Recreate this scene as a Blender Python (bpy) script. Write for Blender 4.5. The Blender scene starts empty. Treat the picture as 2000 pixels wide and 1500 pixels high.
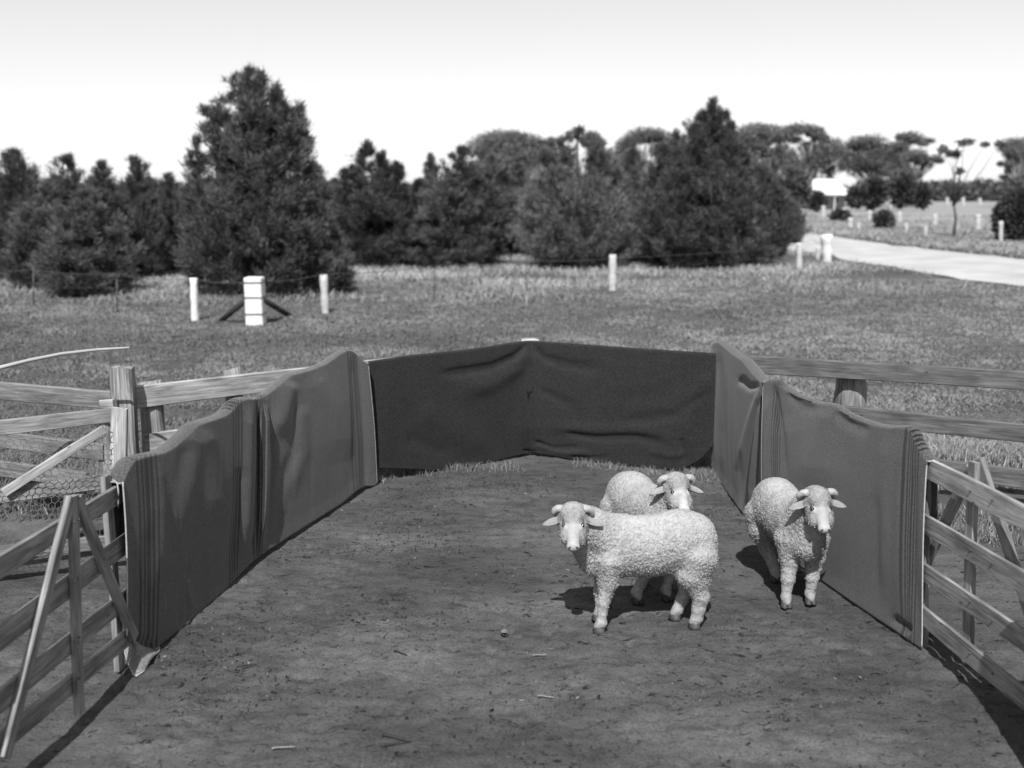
import bpy, math, random
import numpy as np
from mathutils import Vector

# ------------------------------------------------------------------ camera, sky, sun, exposure
scene = bpy.context.scene
COL = scene.collection
CAMH = 2.5
PITCH = math.atan(372.0 / 2000.0)
SN, CS = math.sin(PITCH), math.cos(PITCH)
cam_d = bpy.data.cameras.new("camera")
cam = bpy.data.objects.new("camera", cam_d)
COL.objects.link(cam)
cam.location = (0, 0, CAMH)
cam.rotation_euler = (math.pi / 2 - PITCH, 0, 0)
cam_d.sensor_width = 36
cam_d.lens = 36
cam_d.clip_end = 9000
cam_d.dof.use_dof = True
cam_d.dof.focus_distance = 6.7
cam_d.dof.aperture_fstop = 1.35
scene.camera = cam

SUN_EL = math.radians(50)
SUN_H = Vector((0.12, 1.0, 0)).normalized()          # horizontal way the light travels
world = bpy.data.worlds.new("World")
scene.world = world
world.use_nodes = True
nt = world.node_tree
nt.nodes.clear()
sky = nt.nodes.new("ShaderNodeTexSky")
sky.sky_type = 'NISHITA'
sky.sun_disc = False
sky.sun_elevation = SUN_EL
sky.sun_rotation = math.atan2(-SUN_H.x, -SUN_H.y)
sky.air_density = 2.2
sky.dust_density = 0.5
sky.ozone_density = 1.0
sep = nt.nodes.new("ShaderNodeSeparateColor")        # black-and-white film behind a filter: one channel only
bgn = nt.nodes.new("ShaderNodeBackground")
bgn.inputs[1].default_value = 0.112
wo = nt.nodes.new("ShaderNodeOutputWorld")
nt.links.new(sky.outputs[0], sep.inputs[0])
film = nt.nodes.new("ShaderNodeMath"); film.operation = 'POWER'; film.inputs[1].default_value = .65   # soft shoulder of the film
nt.links.new(sep.outputs[0], film.inputs[0])
film2 = nt.nodes.new("ShaderNodeMath"); film2.operation = 'MULTIPLY'; film2.inputs[1].default_value = 1.7
nt.links.new(film.outputs[0], film2.inputs[0])
nt.links.new(film2.outputs[0], bgn.inputs[0])
nt.links.new(bgn.outputs[0], wo.inputs[0])

sun_d = bpy.data.lights.new("sun", 'SUN')
sun_d.energy = 5.0
sun_d.angle = math.radians(0.5)
sun_d.color = (1.0, 1.0, 1.0)
sun = bpy.data.objects.new("sun", sun_d)
COL.objects.link(sun)
ldir = Vector((SUN_H.x * math.cos(SUN_EL), SUN_H.y * math.cos(SUN_EL), -math.sin(SUN_EL)))
sun.rotation_euler = ldir.to_track_quat('-Z', 'Y').to_euler()
sun.location = (-3, -10, 20)

scene.view_settings.view_transform = 'Standard'
scene.view_settings.look = 'None'
scene.view_settings.exposure = 0.45
scene.view_settings.gamma = 1.0
scene.view_settings.use_curve_mapping = False

rng = np.random.default_rng(7)
random.seed(7)

# ------------------------------------------------------------------ pixel helpers (photo 2000 x 1500) -> points in the place
def ray(px, py):
    dx = (px - 1000) / 2000.0
    dy = (750 - py) / 2000.0
    return np.array([dx, CS + dy * SN, -SN + dy * CS])
CAM = np.array([0, 0, CAMH])
def G(px, py, z=0.0):
    r = ray(px, py)
    return CAM + r * ((z - CAMH) / r[2])
def P(px, py, Y):
    r = ray(px, py)
    return CAM + r * (Y / r[1])
def W(px, py, A, B, off=0.0):
    """point of the vertical plane through ground points A, B seen at a pixel"""
    r = ray(px, py)
    d = np.array([B[0] - A[0], B[1] - A[1]])
    n = np.array([-d[1], d[0]]) / np.hypot(*d)
    k = (n[0] * (A[0] + n[0] * off) + n[1] * (A[1] + n[1] * off)) / (n[0] * r[0] + n[1] * r[1])
    return CAM + r * k

# ------------------------------------------------------------------ noise
def _h(ix, iy, iz, seed):
    h = (ix.astype(np.int64) * 374761393 + iy.astype(np.int64) * 668265263 + iz.astype(np.int64) * 2147483647 + seed * 974634777) & 0xFFFFFFFF
    h = ((h ^ (h >> 13)) * 1274126177) & 0xFFFFFFFF
    h = ((h ^ (h >> 16)) * 2246822519) & 0xFFFFFFFF
    h = h ^ (h >> 15)
    return (h & 0xFFFFFF) / float(0x1000000)
def vnoise(p, seed=0):
    i = np.floor(p).astype(np.int64)
    f = p - i
    u = f * f * (3 - 2 * f)
    r = 0
    for a in (0, 1):
        for b in (0, 1):
            for c in (0, 1):
                w = (u[:, 0] if a else 1 - u[:, 0]) * (u[:, 1] if b else 1 - u[:, 1]) * (u[:, 2] if c else 1 - u[:, 2])
                r = r + w * _h(i[:, 0] + a, i[:, 1] + b, i[:, 2] + c, seed)
    return r * 2 - 1
def fbm(p, octv=4, seed=0, gain=.5):
    r = 0; a = 1.0; q = p.copy()
    for o in range(octv):
        r = r + a * vnoise(q, seed + o)
        a *= gain; q = q * 2.03 + 11.3
    return r
def worley(p, seed=0):
    i = np.floor(p).astype(np.int64)
    best = np.full(len(p), 9.0); sec = np.full(len(p), 9.0)
    for a in (-1, 0, 1):
        for b in (-1, 0, 1):
            for c in (-1, 0, 1):
                x = i[:, 0] + a; y = i[:, 1] + b; z = i[:, 2] + c
                d = np.sqrt((x + _h(x, y, z, seed) - p[:, 0]) ** 2 + (y + _h(x, y, z, seed + 1) - p[:, 1]) ** 2 + (z + _h(x, y, z, seed + 2) - p[:, 2]) ** 2)
                sec = np.minimum(sec, np.maximum(best, d)); best = np.minimum(best, d)
    return best, sec
def n2(x, y, s, octv=3, seed=0):
    return fbm(np.stack([x * s, y * s, np.full_like(x, 3.7)], 1), octv, seed)

# ------------------------------------------------------------------ object helpers
LOC = {}
def tag(o, label=None, cat=None, group=None, kind=None):
    if label: o['label'] = label
    if cat: o['category'] = cat
    if group: o['group'] = group
    if kind: o['kind'] = kind
    return o
def thing(name, loc, label, cat, group=None):
    o = bpy.data.objects.new(name, None)
    o.empty_display_size = .1
    COL.objects.link(o)
    o.location = [float(v) for v in loc]
    LOC[o.name] = np.array(loc, float)
    return tag(o, label, cat, group)
def mesh_np(name, V, F, mat, smooth=True, uv=None, attrs=None):
    me = bpy.data.meshes.new(name)
    V = np.asarray(V, float)
    if isinstance(F, np.ndarray):
        k = F.shape[1]; nf = len(F)
        me.vertices.add(len(V)); me.vertices.foreach_set("co", V.astype(np.float32).ravel())
        me.loops.add(nf * k); me.loops.foreach_set("vertex_index", F.astype(np.int32).ravel())
        me.polygons.add(nf)
        me.polygons.foreach_set("loop_start", np.arange(0, nf * k, k, dtype=np.int32))
        me.polygons.foreach_set("loop_total", np.full(nf, k, dtype=np.int32))
        me.update(calc_edges=True)
    else:
        me.from_pydata(V.tolist(), [], F)
    if smooth:
        me.polygons.foreach_set("use_smooth", np.ones(len(me.polygons), dtype=bool))
    if uv is not None:           # per-vertex uv
        l = me.uv_layers.new(name="UVMap")
        vi = np.zeros(len(me.loops), dtype=np.int32); me.loops.foreach_get("vertex_index", vi)
        l.data.foreach_set("uv", np.asarray(uv, np.float32)[vi].ravel())
    if attrs:
        for k_, a in attrs.items():
            at = me.attributes.new(k_, 'FLOAT', 'POINT')
            at.data.foreach_set("value", np.asarray(a, np.float32))
    if mat: me.materials.append(mat)
    me.update()
    return me
def put(name, V, F, mat, parent=None, origin=None, **kw):
    """vertices are given in world space; a part is stored relative to its thing"""
    V = np.asarray(V, float)
    if parent is not None:
        root = parent
        while root.parent: root = root.parent
        o0 = LOC[root.name]
    else:
        o0 = np.array(origin if origin is not None else (0, 0, 0), float)
    me = mesh_np(name, V - o0, F, mat, **kw)
    o = bpy.data.objects.new(name, me)
    COL.objects.link(o)
    if parent is not None: o.parent = parent
    else:
        o.location = o0
        LOC[o.name] = o0
    return o
def merge(parts):
    Vs = []; Fs = []; n = 0
    for V, F in parts:
        V = np.asarray(V, float)
        Vs.append(V)
        Fs += [tuple(int(i) + n for i in f) for f in F]
        n += len(V)
    return np.concatenate(Vs), Fs
def nrm(v):
    v = np.asarray(v, float)
    return v / max(np.linalg.norm(v), 1e-9)
def tube(pts, rad, n=8, caps=True, jit=0.0):
    pts = np.asarray(pts, float)
    m = len(pts)
    rad = np.full(m, rad) if np.isscalar(rad) else np.asarray(rad, float)
    V = []; F = []
    up = np.array([0.0123, 0.031, 1.0])
    for i in range(m):
        d = nrm(pts[min(i + 1, m - 1)] - pts[max(i - 1, 0)])
        a = np.cross(d, up)
        if np.linalg.norm(a) < .1: a = np.cross(d, [1, .1, 0])
        a = nrm(a); b = np.cross(d, a)
        for k in range(n):
            t = 2 * math.pi * k / n
            r = rad[i] * (1 + jit * (random.random() - .5))
            V.append(pts[i] + a * math.cos(t) * r + b * math.sin(t) * r)
    for i in range(m - 1):
        for k in range(n):
            F.append((i * n + k, i * n + (k + 1) % n, (i + 1) * n + (k + 1) % n, (i + 1) * n + k))
    if caps:
        F.append(tuple(range(n))[::-1]); F.append(tuple((m - 1) * n + k for k in range(n)))
    return np.array(V), F
def box(c, s, ax=None):
    c = np.asarray(c, float)
    ax = np.eye(3) if ax is None else np.asarray(ax)
    V = [c + ax[0] * x * s[0] / 2 + ax[1] * y * s[1] / 2 + ax[2] * z * s[2] / 2 for x in (-1, 1) for y in (-1, 1) for z in (-1, 1)]
    F = [(0, 1, 3, 2), (4, 6, 7, 5), (0, 4, 5, 1), (2, 3, 7, 6), (0, 2, 6, 4), (1, 5, 7, 3)]
    return np.array(V), F

# ------------------------------------------------------------------ materials (all greys: black-and-white photograph)
def newmat(name):
    m = bpy.data.materials.new(name); m.use_nodes = True
    t = m.node_tree; t.nodes.clear()
    out = t.nodes.new("ShaderNodeOutputMaterial")
    b = t.nodes.new("ShaderNodeBsdfPrincipled")
    t.links.new(b.outputs[0], out.inputs[0])
    b.inputs['Specular IOR Level'].default_value = .25
    return m, t, b
def N(t, kind, **kw):
    n = t.nodes.new(kind)
    for k, v in kw.items():
        if k.startswith('i_'):
            key = k[2:]
            key = int(key) if key.isdigit() else key.replace('_', ' ')
            n.inputs[key].default_value = v
        else: setattr(n, k, v)
    return n
def ramp(t, stops, interp='LINEAR'):
    r = t.nodes.new("ShaderNodeValToRGB"); e = r.color_ramp
    e.interpolation = interp
    while len(e.elements) > 1: e.elements.remove(e.elements[-1])
    e.elements[0].position = stops[0][0]; e.elements[0].color = (stops[0][1],) * 3 + (1,)
    for p, v in stops[1:]:
        x = e.elements.new(p); x.color = (v, v, v, 1)
    return r
def math_n(t, op, a, b=None, clamp=False):
    n = t.nodes.new("ShaderNodeMath"); n.operation = op; n.use_clamp = clamp
    for i, v in enumerate((a, b)):
        if v is None: continue
        if isinstance(v, (int, float)): n.inputs[i].default_value = v
        else: t.links.new(v, n.inputs[i])
    return n.outputs[0]
def plain(name, lo, hi, scale=8, rough=.85, bump=.0, bscale=60, detail=6, coord='Object', dist=.01, spec=.25):
    m, t, b = newmat(name)
    tc = N(t, "ShaderNodeTexCoord")
    ns = N(t, "ShaderNodeTexNoise", i_Scale=scale, i_Detail=detail, i_Roughness=.6)
    t.links.new(tc.outputs[coord], ns.inputs['Vector'])
    r = ramp(t, [(.3, lo), (.7, hi)])
    t.links.new(ns.outputs['Fac'], r.inputs[0]); t.links.new(r.outputs[0], b.inputs['Base Color'])
    b.inputs['Roughness'].default_value = rough
    b.inputs['Specular IOR Level'].default_value = spec
    if bump:
        nb = N(t, "ShaderNodeTexNoise", i_Scale=bscale, i_Detail=5)
        t.links.new(tc.outputs[coord], nb.inputs['Vector'])
        bn = N(t, "ShaderNodeBump", i_Strength=bump, i_Distance=dist)
        t.links.new(nb.outputs['Fac'], bn.inputs['Height']); t.links.new(bn.outputs[0], b.inputs['Normal'])
    return m
def wood(name, lo, hi, knots=True):
    m, t, b = newmat(name)
    uv = N(t, "ShaderNodeUVMap", uv_map="UVMap")
    oi = N(t, "ShaderNodeObjectInfo")
    mp = N(t, "ShaderNodeMapping"); mp.inputs['Scale'].default_value = (1.6, 26, 1)
    cb = N(t, "ShaderNodeCombineXYZ"); t.links.new(math_n(t, 'MULTIPLY', oi.outputs['Random'], 37.0), cb.inputs[2])
    ad = N(t, "ShaderNodeVectorMath", operation='ADD')
    t.links.new(uv.outputs[0], mp.inputs[0]); t.links.new(mp.outputs[0], ad.inputs[0]); t.links.new(cb.outputs[0], ad.inputs[1])
    g = N(t, "ShaderNodeTexNoise", i_Scale=2.2, i_Detail=8, i_Roughness=.65, i_Distortion=.5)
    t.links.new(ad.outputs[0], g.inputs['Vector'])
    r = ramp(t, [(.28, lo * .55), (.42, lo), (.62, hi), (.8, hi * 1.15)])
    t.links.new(g.outputs['Fac'], r.inputs[0])
    mp2 = N(t, "ShaderNodeMapping"); mp2.inputs['Scale'].default_value = (3, 8, 1)
    ad2 = N(t, "ShaderNodeVectorMath", operation='ADD')
    t.links.new(uv.outputs[0], mp2.inputs[0]); t.links.new(mp2.outputs[0], ad2.inputs[0]); t.links.new(cb.outputs[0], ad2.inputs[1])
    st = N(t, "ShaderNodeTexNoise", i_Scale=1.3, i_Detail=4)
    t.links.new(ad2.outputs[0], st.inputs['Vector'])
    sr = ramp(t, [(.32, .62), (.6, 1.1)])
    t.links.new(st.outputs['Fac'], sr.inputs[0])
    mul = N(t, "ShaderNodeMix", data_type='RGBA', blend_type='MULTIPLY'); mul.inputs[0].default_value = 1
    t.links.new(r.outputs[0], mul.inputs[6]); t.links.new(sr.outputs[0], mul.inputs[7])
    last = mul.outputs[2]
    if knots:
        vo = N(t, "ShaderNodeTexVoronoi", i_Scale=1.0); vo.inputs['Randomness'].default_value = 1
        mp3 = N(t, "ShaderNodeMapping"); mp3.inputs['Scale'].default_value = (5.5, 12, 1)
        ad3 = N(t, "ShaderNodeVectorMath", operation='ADD')
        t.links.new(uv.outputs[0], mp3.inputs[0]); t.links.new(mp3.outputs[0], ad3.inputs[0]); t.links.new(cb.outputs[0], ad3.inputs[1])
        t.links.new(ad3.outputs[0], vo.inputs['Vector'])
        kr = ramp(t, [(.05, .3), (.1, 1.0)])
        t.links.new(vo.outputs['Distance'], kr.inputs[0])
        m2 = N(t, "ShaderNodeMix", data_type='RGBA', blend_type='MULTIPLY'); m2.inputs[0].default_value = .85
        t.links.new(last, m2.inputs[6]); t.links.new(kr.outputs[0], m2.inputs[7]); last = m2.outputs[2]
    t.links.new(last, b.inputs['Base Color'])
    b.inputs['Roughness'].default_value = .8
    bn = N(t, "ShaderNodeBump", i_Strength=.55, i_Distance=.006)
    t.links.new(g.outputs['Fac'], bn.inputs['Height']); t.links.new(bn.outputs[0], b.inputs['Normal'])
    return m
def tone_mat(name, gain=1.0, rough=.7, trans=0.0):
    m, t, b = newmat(name)
    a = N(t, "ShaderNodeAttribute", attribute_name="tone")
    c = N(t, "ShaderNodeCombineColor")
    v = math_n(t, 'MULTIPLY', a.outputs['Fac'], gain)
    for i in range(3): t.links.new(v, c.inputs[i])
    t.links.new(c.outputs[0], b.inputs['Base Color'])
    b.inputs['Roughness'].default_value = rough
    if trans:
        tr = N(t, "ShaderNodeBsdfTranslucent"); t.links.new(c.outputs[0], tr.inputs[0])
        mx = N(t, "ShaderNodeMixShader"); mx.inputs[0].default_value = trans
        t.links.new(b.outputs[0], mx.inputs[1]); t.links.new(tr.outputs[0], mx.inputs[2])
        t.links.new(mx.outputs[0], [n for n in t.nodes if n.type == 'OUTPUT_MATERIAL'][0].inputs[0])
    return m

M_wood = wood("weathered_board", .15, .27)
M_wood2 = wood("grey_rail", .12, .21)
M_wood3 = wood("dark_grey_rail", .075, .13)
M_woodpale = wood("pale_board", .24, .40)
M_wooddark = wood("brown_board", .07, .12)
M_post = wood("old_post", .13, .30, knots=False)
M_bark = plain("bark", .05, .10, 9, bump=.6, bscale=25)
M_palebark = plain("pale_bark", .22, .40, 1.5)
M_white = plain("whitewash", .48, .72, 7, bump=.3, bscale=20)
M_whitepost = plain("faded_whitewash", .30, .52, 9, bump=.3, bscale=20)
M_darkstrut = plain("dark_strut", .02, .035, 9)
M_iron = plain("iron", .05, .09, 20, rough=.5)
M_wire = plain("wire", .09, .16, 20, rough=.5)
M_foliage = tone_mat("pine_foliage", 1.0, .65, .12)
M_gum = tone_mat("gum_foliage", 1.0, .6, .2)
M_grass = tone_mat("grass_blades", 1.0, .7, .15)
M_twine = plain("binding_wool", .30, .42, 40)
M_hoof = plain("hoof_horn", .03, .07, 30, rough=.6)
M_horn = plain("ram_horn", .24, .38, 60, rough=.6, bump=.5, bscale=90)
M_eye = plain("eye", .006, .012, 10, rough=.15, spec=.6)
M_nos = plain("nostril_skin", .03, .06, 40)
M_iris = plain("dark_opening", .004, .008, 10)

# ------------------------------------------------------------------ the layout of the walls (ground points)
LN0, LN1 = np.array([-2.126, 4.10]), np.array([-2.05, 5.115])
dL = (LN1 - LN0) / np.linalg.norm(LN1 - LN0)
LNa, LNb = LN0 - dL * .35, LN1 + dL * .18
LJ = G(480, 1112)[:2]          # where the two left blankets meet
LF = G(716, 953)[:2]           # far end of the left wall
RF = G(1394, 918)[:2]
RJ = G(1500, 1062)[:2]
RNc = G(1820, 897, 1.08)[:2]
RNe = G(2000, 985, 1.08)[:2]
BC = G(1035, 889)[:2]          # middle of the back wall
BL = G(700, 706, 1.10)[:2]
BR = G(1405, 689, 1.12)[:2]

def fence_line_y(x):
    """back fence line: north of it is paddock"""
    xs = np.array([-40, -2.8, BC[0], 4.2, 40]); ys = np.array([8.6, 7.45, BC[1] + .05, 8.2, 5.5])
    return np.interp(x, xs, ys)

# ------------------------------------------------------------------ ground: one sheet
def axis(lo, hi, step, out_lo, out_hi, g=1.16):
    a = list(np.arange(lo, hi + 1e-6, step))
    s = step; x = a[-1]
    while x < out_hi:
        s *= g; x += s; a.append(x)
    s = step; x = a[0]
    while x > out_lo:
        s *= g; x -= s; a.insert(0, x)
    return np.array(a)
gx = axis(-4.2, 4.2, .022, -3500, 3500, 1.12); gy = axis(4.0, 10.8, .022, -60, 7000, 1.10)
XX, YY = np.meshgrid(gx, gy)
x = XX.ravel(); y = YY.ravel()
near = np.clip(1 - (np.hypot(x, y - 7) - 6) / 6, 0, 1)
dirt = np.clip((fence_line_y(x) - y) / .5 + .5, 0, 1)
q = np.stack([x, y, np.zeros_like(x)], 1)
pit, _ = worley(q * np.array([7, 9, 1]), 5)
rough_m = np.clip(fbm(q * .9, 3, 40) * .9 + .60 + np.clip((6.2 - y) * .12, -.25, .3), .12, 1.15)
z = near * (fbm(q * 2.2, 3, 1) * .011 + fbm(q * 15, 4, 9, .65) * .0068 * rough_m - np.clip(.34 - pit, 0, 1) * .085 * rough_m * dirt)
z += (1 - dirt) * near * fbm(q * 1.3, 3, 21) * .02
far = np.clip((y - 14) / 30, 0, 1)
z += far * (1 - np.clip((y - 200) / 200, 0, 1)) * fbm(q * .12, 2, 31) * .05
nxg, nyg = len(gx), len(gy)
idx = np.arange(nxg * nyg).reshape(nyg, nxg)
F = np.stack([idx[:-1, :-1].ravel(), idx[:-1, 1:].ravel(), idx[1:, 1:].ravel(), idx[1:, :-1].ravel()], 1)

mg, t, b = newmat("ground_soil_and_turf")
geo = N(t, "ShaderNodeNewGeometry")
ad = N(t, "ShaderNodeAttribute", attribute_name="dirt")
def nz(scale, det=5, rg=.6, vec=None, dist=0.0):
    n = N(t, "ShaderNodeTexNoise", i_Scale=scale, i_Detail=det, i_Roughness=rg, i_Distortion=dist)
    t.links.new(vec or geo.outputs['Position'], n.inputs['Vector']); return n.outputs['Fac']
mpv = N(t, "ShaderNodeMapping"); mpv.inputs['Scale'].default_value = (.55, 1.0, 1.0)
t.links.new(geo.outputs['Position'], mpv.inputs[0])
big = ramp(t, [(.3, .048), (.5, .072), (.64, .098), (.78, .14)]); t.links.new(nz(1.3, 4, .55, mpv.outputs[0]), big.inputs[0])
med = ramp(t, [(.32, .62), (.5, 1.0), (.72, 1.22)]); t.links.new(nz(9, 7, .7, mpv.outputs[0]), med.inputs[0])
fin = ramp(t, [(.36, .5), (.47, .97), (.66, 1.25)]); t.links.new(nz(70, 6, .75), fin.inputs[0])
fl = ramp(t, [(.32, .25), (.40, 1.0)]); t.links.new(nz(26, 4, .6, mpv.outputs[0], .8), fl.inputs[0])
def mult(a, c, fac=1.0):
    m_ = N(t, "ShaderNodeMix", data_type='RGBA', blend_type='MULTIPLY'); m_.inputs[0].default_value = fac
    t.links.new(a, m_.inputs[6]); t.links.new(c, m_.inputs[7]); return m_.outputs[2]
soil = mult(mult(mult(big.outputs[0], med.outputs[0]), fin.outputs[0]), fl.outputs[0])
turf = ramp(t, [(.3, .055), (.7, .12)]); t.links.new(nz(.35, 6, .65), turf.inputs[0])
turf2 = ramp(t, [(.35, .6), (.6, 1.15)]); t.links.new(nz(5, 6, .7), turf2.inputs[0])
tf0 = mult(turf.outputs[0], turf2.outputs[0])
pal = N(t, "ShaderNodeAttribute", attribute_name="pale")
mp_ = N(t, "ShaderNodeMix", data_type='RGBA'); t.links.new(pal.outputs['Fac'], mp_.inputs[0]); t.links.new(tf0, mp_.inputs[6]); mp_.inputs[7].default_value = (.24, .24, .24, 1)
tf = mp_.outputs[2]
mx = N(t, "ShaderNodeMix", data_type='RGBA'); t.links.new(ad.outputs['Fac'], mx.inputs[0])
t.links.new(tf, mx.inputs[6]); t.links.new(soil, mx.inputs[7])
t.links.new(mx.outputs[2], b.inputs['Base Color'])
b.inputs['Roughness'].default_value = .95; b.inputs['Specular IOR Level'].default_value = .1
hsum = math_n(t, 'ADD', math_n(t, 'MULTIPLY', nz(70, 6, .75), .35), math_n(t, 'MULTIPLY', nz(18, 7, .7), .8))
bn = N(t, "ShaderNodeBump", i_Strength=.9, i_Distance=.016)
t.links.new(hsum, bn.inputs['Height']); t.links.new(bn.outputs[0], b.inputs['Normal'])
ed = dirt + fbm(q * 1.7, 3, 55) * .35 * ((dirt > .01) & (dirt < .99)) 
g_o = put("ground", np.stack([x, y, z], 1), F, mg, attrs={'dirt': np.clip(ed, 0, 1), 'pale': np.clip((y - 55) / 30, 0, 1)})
tag(g_o, "bare trampled earth of the yards running into the grassy paddock", kind='structure')
def gz_fast(px_, py_):
    """ground height near the pens (bilinear from the sheet)"""
    i = np.clip(np.searchsorted(gx, px_) - 1, 0, nxg - 2); j = np.clip(np.searchsorted(gy, py_) - 1, 0, nyg - 2)
    Z = z.reshape(nyg, nxg)
    return Z[j, i]

# ------------------------------------------------------------------ road
up_px = [(1440, 440), (1510, 449), (1620, 462), (1720, 477), (1800, 487), (1900, 497), (2000, 507), (2100, 517), (2400, 545)]
lo_px = [(1440, 478), (1540, 489), (1610, 499), (1680, 513), (1750, 526), (1850, 541), (1920, 551), (2000, 564), (2110, 583), (2500, 660)]
upw = np.array([G(*p)[:2] for p in up_px]); low = np.array([G(*p)[:2] for p in lo_px])
def resamp(p, n):
    d = np.r_[0, np.cumsum(np.hypot(*np.diff(p, axis=0).T))]
    s = np.linspace(0, d[-1], n)
    return np.stack([np.interp(s, d, p[:, 0]), np.interp(s, d, p[:, 1])], 1)
nr, mr = 90, 14
A_, B_ = resamp(upw, nr), resamp(low, nr)
A_ += fbm(np.c_[A_ * .6, np.zeros(nr)], 3, 61)[:, None] * .35; B_ += fbm(np.c_[B_ * .6, np.zeros(nr)], 3, 62)[:, None] * .35
V = []
for k in range(mr + 1):
    f = k / mr
    p = A_ * (1 - f) + B_ * f
    V.append(np.c_[p, np.full(nr, .035 + .10 * math.sin(math.pi * f))])
V = np.concatenate(V)
idx = np.arange((mr + 1) * nr).reshape(mr + 1, nr)
F = np.stack([idx[:-1, :-1].ravel(), idx[1:, :-1].ravel(), idx[1:, 1:].ravel(), idx[:-1, 1:].ravel()], 1)
M_road = plain("gravel_road", .30, .46, .55, bump=.4, bscale=6, dist=.05, detail=8)
tag(put("road", V, F, M_road), "pale gravel road curving away behind the trees", kind='structure')

# ------------------------------------------------------------------ grass (stuff)
def blades(pts, h, w, tone, lean=.45, seed=1):
    r = np.random.default_rng(seed)
    n = len(pts)
    az = r.uniform(0, 2 * np.pi, n); la = r.uniform(0, 2 * np.pi, n); le = np.abs(r.normal(0, lean, n)) * h
    a = np.c_[np.cos(az), np.sin(az), np.zeros(n)] * (w / 2)[:, None]
    top = pts + np.c_[np.cos(la) * le, np.sin(la) * le, h]
    mid = (pts + top) / 2 + np.c_[np.zeros(n), np.zeros(n), h * .12]
    V = np.empty((n, 5, 3)); V[:, 0] = pts - a; V[:, 1] = pts + a; V[:, 2] = mid + a * .75; V[:, 3] = mid - a * .75; V[:, 4] = top
    base = np.arange(n)[:, None] * 5
    F1 = (base + np.array([[0, 1, 2]])); F2 = base + np.array([[0, 2, 3]]); F3 = base + np.array([[3, 2, 4]])
    return V.reshape(-1, 3), np.concatenate([F1, F2, F3]), np.repeat(tone, 5)
def scatter(n, y0, y1, xl, xr, seed, power=1.0):
    r = np.random.default_rng(seed)
    yy = y0 + (y1 - y0) * r.random(n) ** power
    xx = yy * (xl + (xr - xl) * r.random(n))
    return xx, yy
def mk_grass(name, label, xx, yy, hh, ww, tone, seed, lean=.45, zz=None, mat=None):
    pts = np.c_[xx, yy, np.zeros(len(xx)) if zz is None else zz]
    V, F, T = blades(pts, hh, ww, tone, lean, seed)
    o = put(name, V, F, mat or M_grass, smooth=False, attrs={'tone': T})
    return tag(o, label, 'grass', kind='stuff')
up_c, lo_c = upw, low
def on_road(xx, yy):
    # between the two edges, tested by y at given x
    yu = np.interp(xx, np.r_[upw[:, 0]][np.argsort(upw[:, 0])], upw[np.argsort(upw[:, 0]), 1])
    yl = np.interp(xx, np.r_[low[:, 0]][np.argsort(low[:, 0])], low[np.argsort(low[:, 0]), 1])
    return (xx > min(low[:, 0].min(), upw[:, 0].min())) & (yy > yl - .2) & (yy < yu + .2)
# paddock turf
xs1, ys1 = scatter(460000, 7.3, 30, -.60, .60, 3, 1.3)
ok = (ys1 > fence_line_y(xs1) + .12 + .25 * n2(xs1, ys1, 1.5, 2, 8)) & ~on_road(xs1, ys1)
xs1, ys1 = xs1[ok], ys1[ok]
nn = n2(xs1, ys1, .8, 4, 12); n3 = n2(xs1, ys1, 3.1, 3, 14)
keep = rng.random(len(xs1)) < np.clip(.75 + .7 * nn + .7 * n3, .12, 1)
xs1, ys1, nn, n3 = xs1[keep], ys1[keep], nn[keep], n3[keep]
hh = (.010 + .018 * rng.random(len(xs1)) + .028 * np.clip(n3 + nn * .5, 0, 1)) * (1 + ys1 / 60)
ww = .007 + ys1 * .0007
right = np.clip((xs1 / ys1 + .15) * 1.6, 0, 1)
tone = np.clip(.125 + .06 * right + .014 * rng.normal(size=len(xs1)) + .055 * nn + .05 * n3 + .06 * n2(xs1, ys1, .22, 2, 19) + .003 * (ys1 - 14), .04, .34)
mk_grass("paddock_grass", "short mottled pasture grass and weeds in the paddock", xs1, ys1, hh, ww, tone, 5, 1.3, gz_fast(xs1, ys1))
# longer dry grass at the foot of the pines
xs2, ys2 = scatter(150000, 21.5, 46, -.60, .62, 23, 1.1)
nn = n2(xs2, ys2, .35, 3, 15)
edge_ = ys2 - (24.0 + nn * 3.0 + np.clip(xs2 * .25, 0, 7))
ok = ~on_road(xs2, ys2) & (rng.random(len(xs2)) < np.clip(.5 + nn * 1.2, .03, 1) * np.clip(edge_ / 5 + .35, 0, 1))
xs2, ys2, nn, edge_ = xs2[ok], ys2[ok], nn[ok], edge_[ok]
mk_grass("dry_grass", "long pale dry grass along the wire fence below the pines", xs2, ys2, .05 + .20 * rng.random(len(xs2)) ** 1.5 * np.clip(nn + .8, .3, 1), .010 + .0006 * ys2,
         np.clip(.22 + .03 * rng.normal(size=len(xs2)) + .20 * nn + .02 * np.clip(edge_, -3, 3), .08, .5), 6, 1.2)
# far paddock
xs3, ys3 = scatter(90000, 28, 120, .12, .62, 33, 1.4)
ok = ~on_road(xs3, ys3) & (ys3 > np.interp(xs3, upw[np.argsort(upw[:, 0]), 0], upw[np.argsort(upw[:, 0]), 1]) + .2)
xs3, ys3 = xs3[ok], ys3[ok]
nn = n2(xs3, ys3, .12, 3, 16)
near_road = np.exp(-((ys3 - np.interp(xs3, np.sort(upw[:, 0]), upw[np.argsort(upw[:, 0]), 1])) / 9.0) ** 2)
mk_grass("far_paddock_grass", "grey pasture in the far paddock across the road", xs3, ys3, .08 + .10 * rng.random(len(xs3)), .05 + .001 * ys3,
         np.clip(.30 - .16 * near_road + .06 * rng.normal(size=len(xs3)) + .08 * nn, .06, .6), 7, .6)
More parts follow.
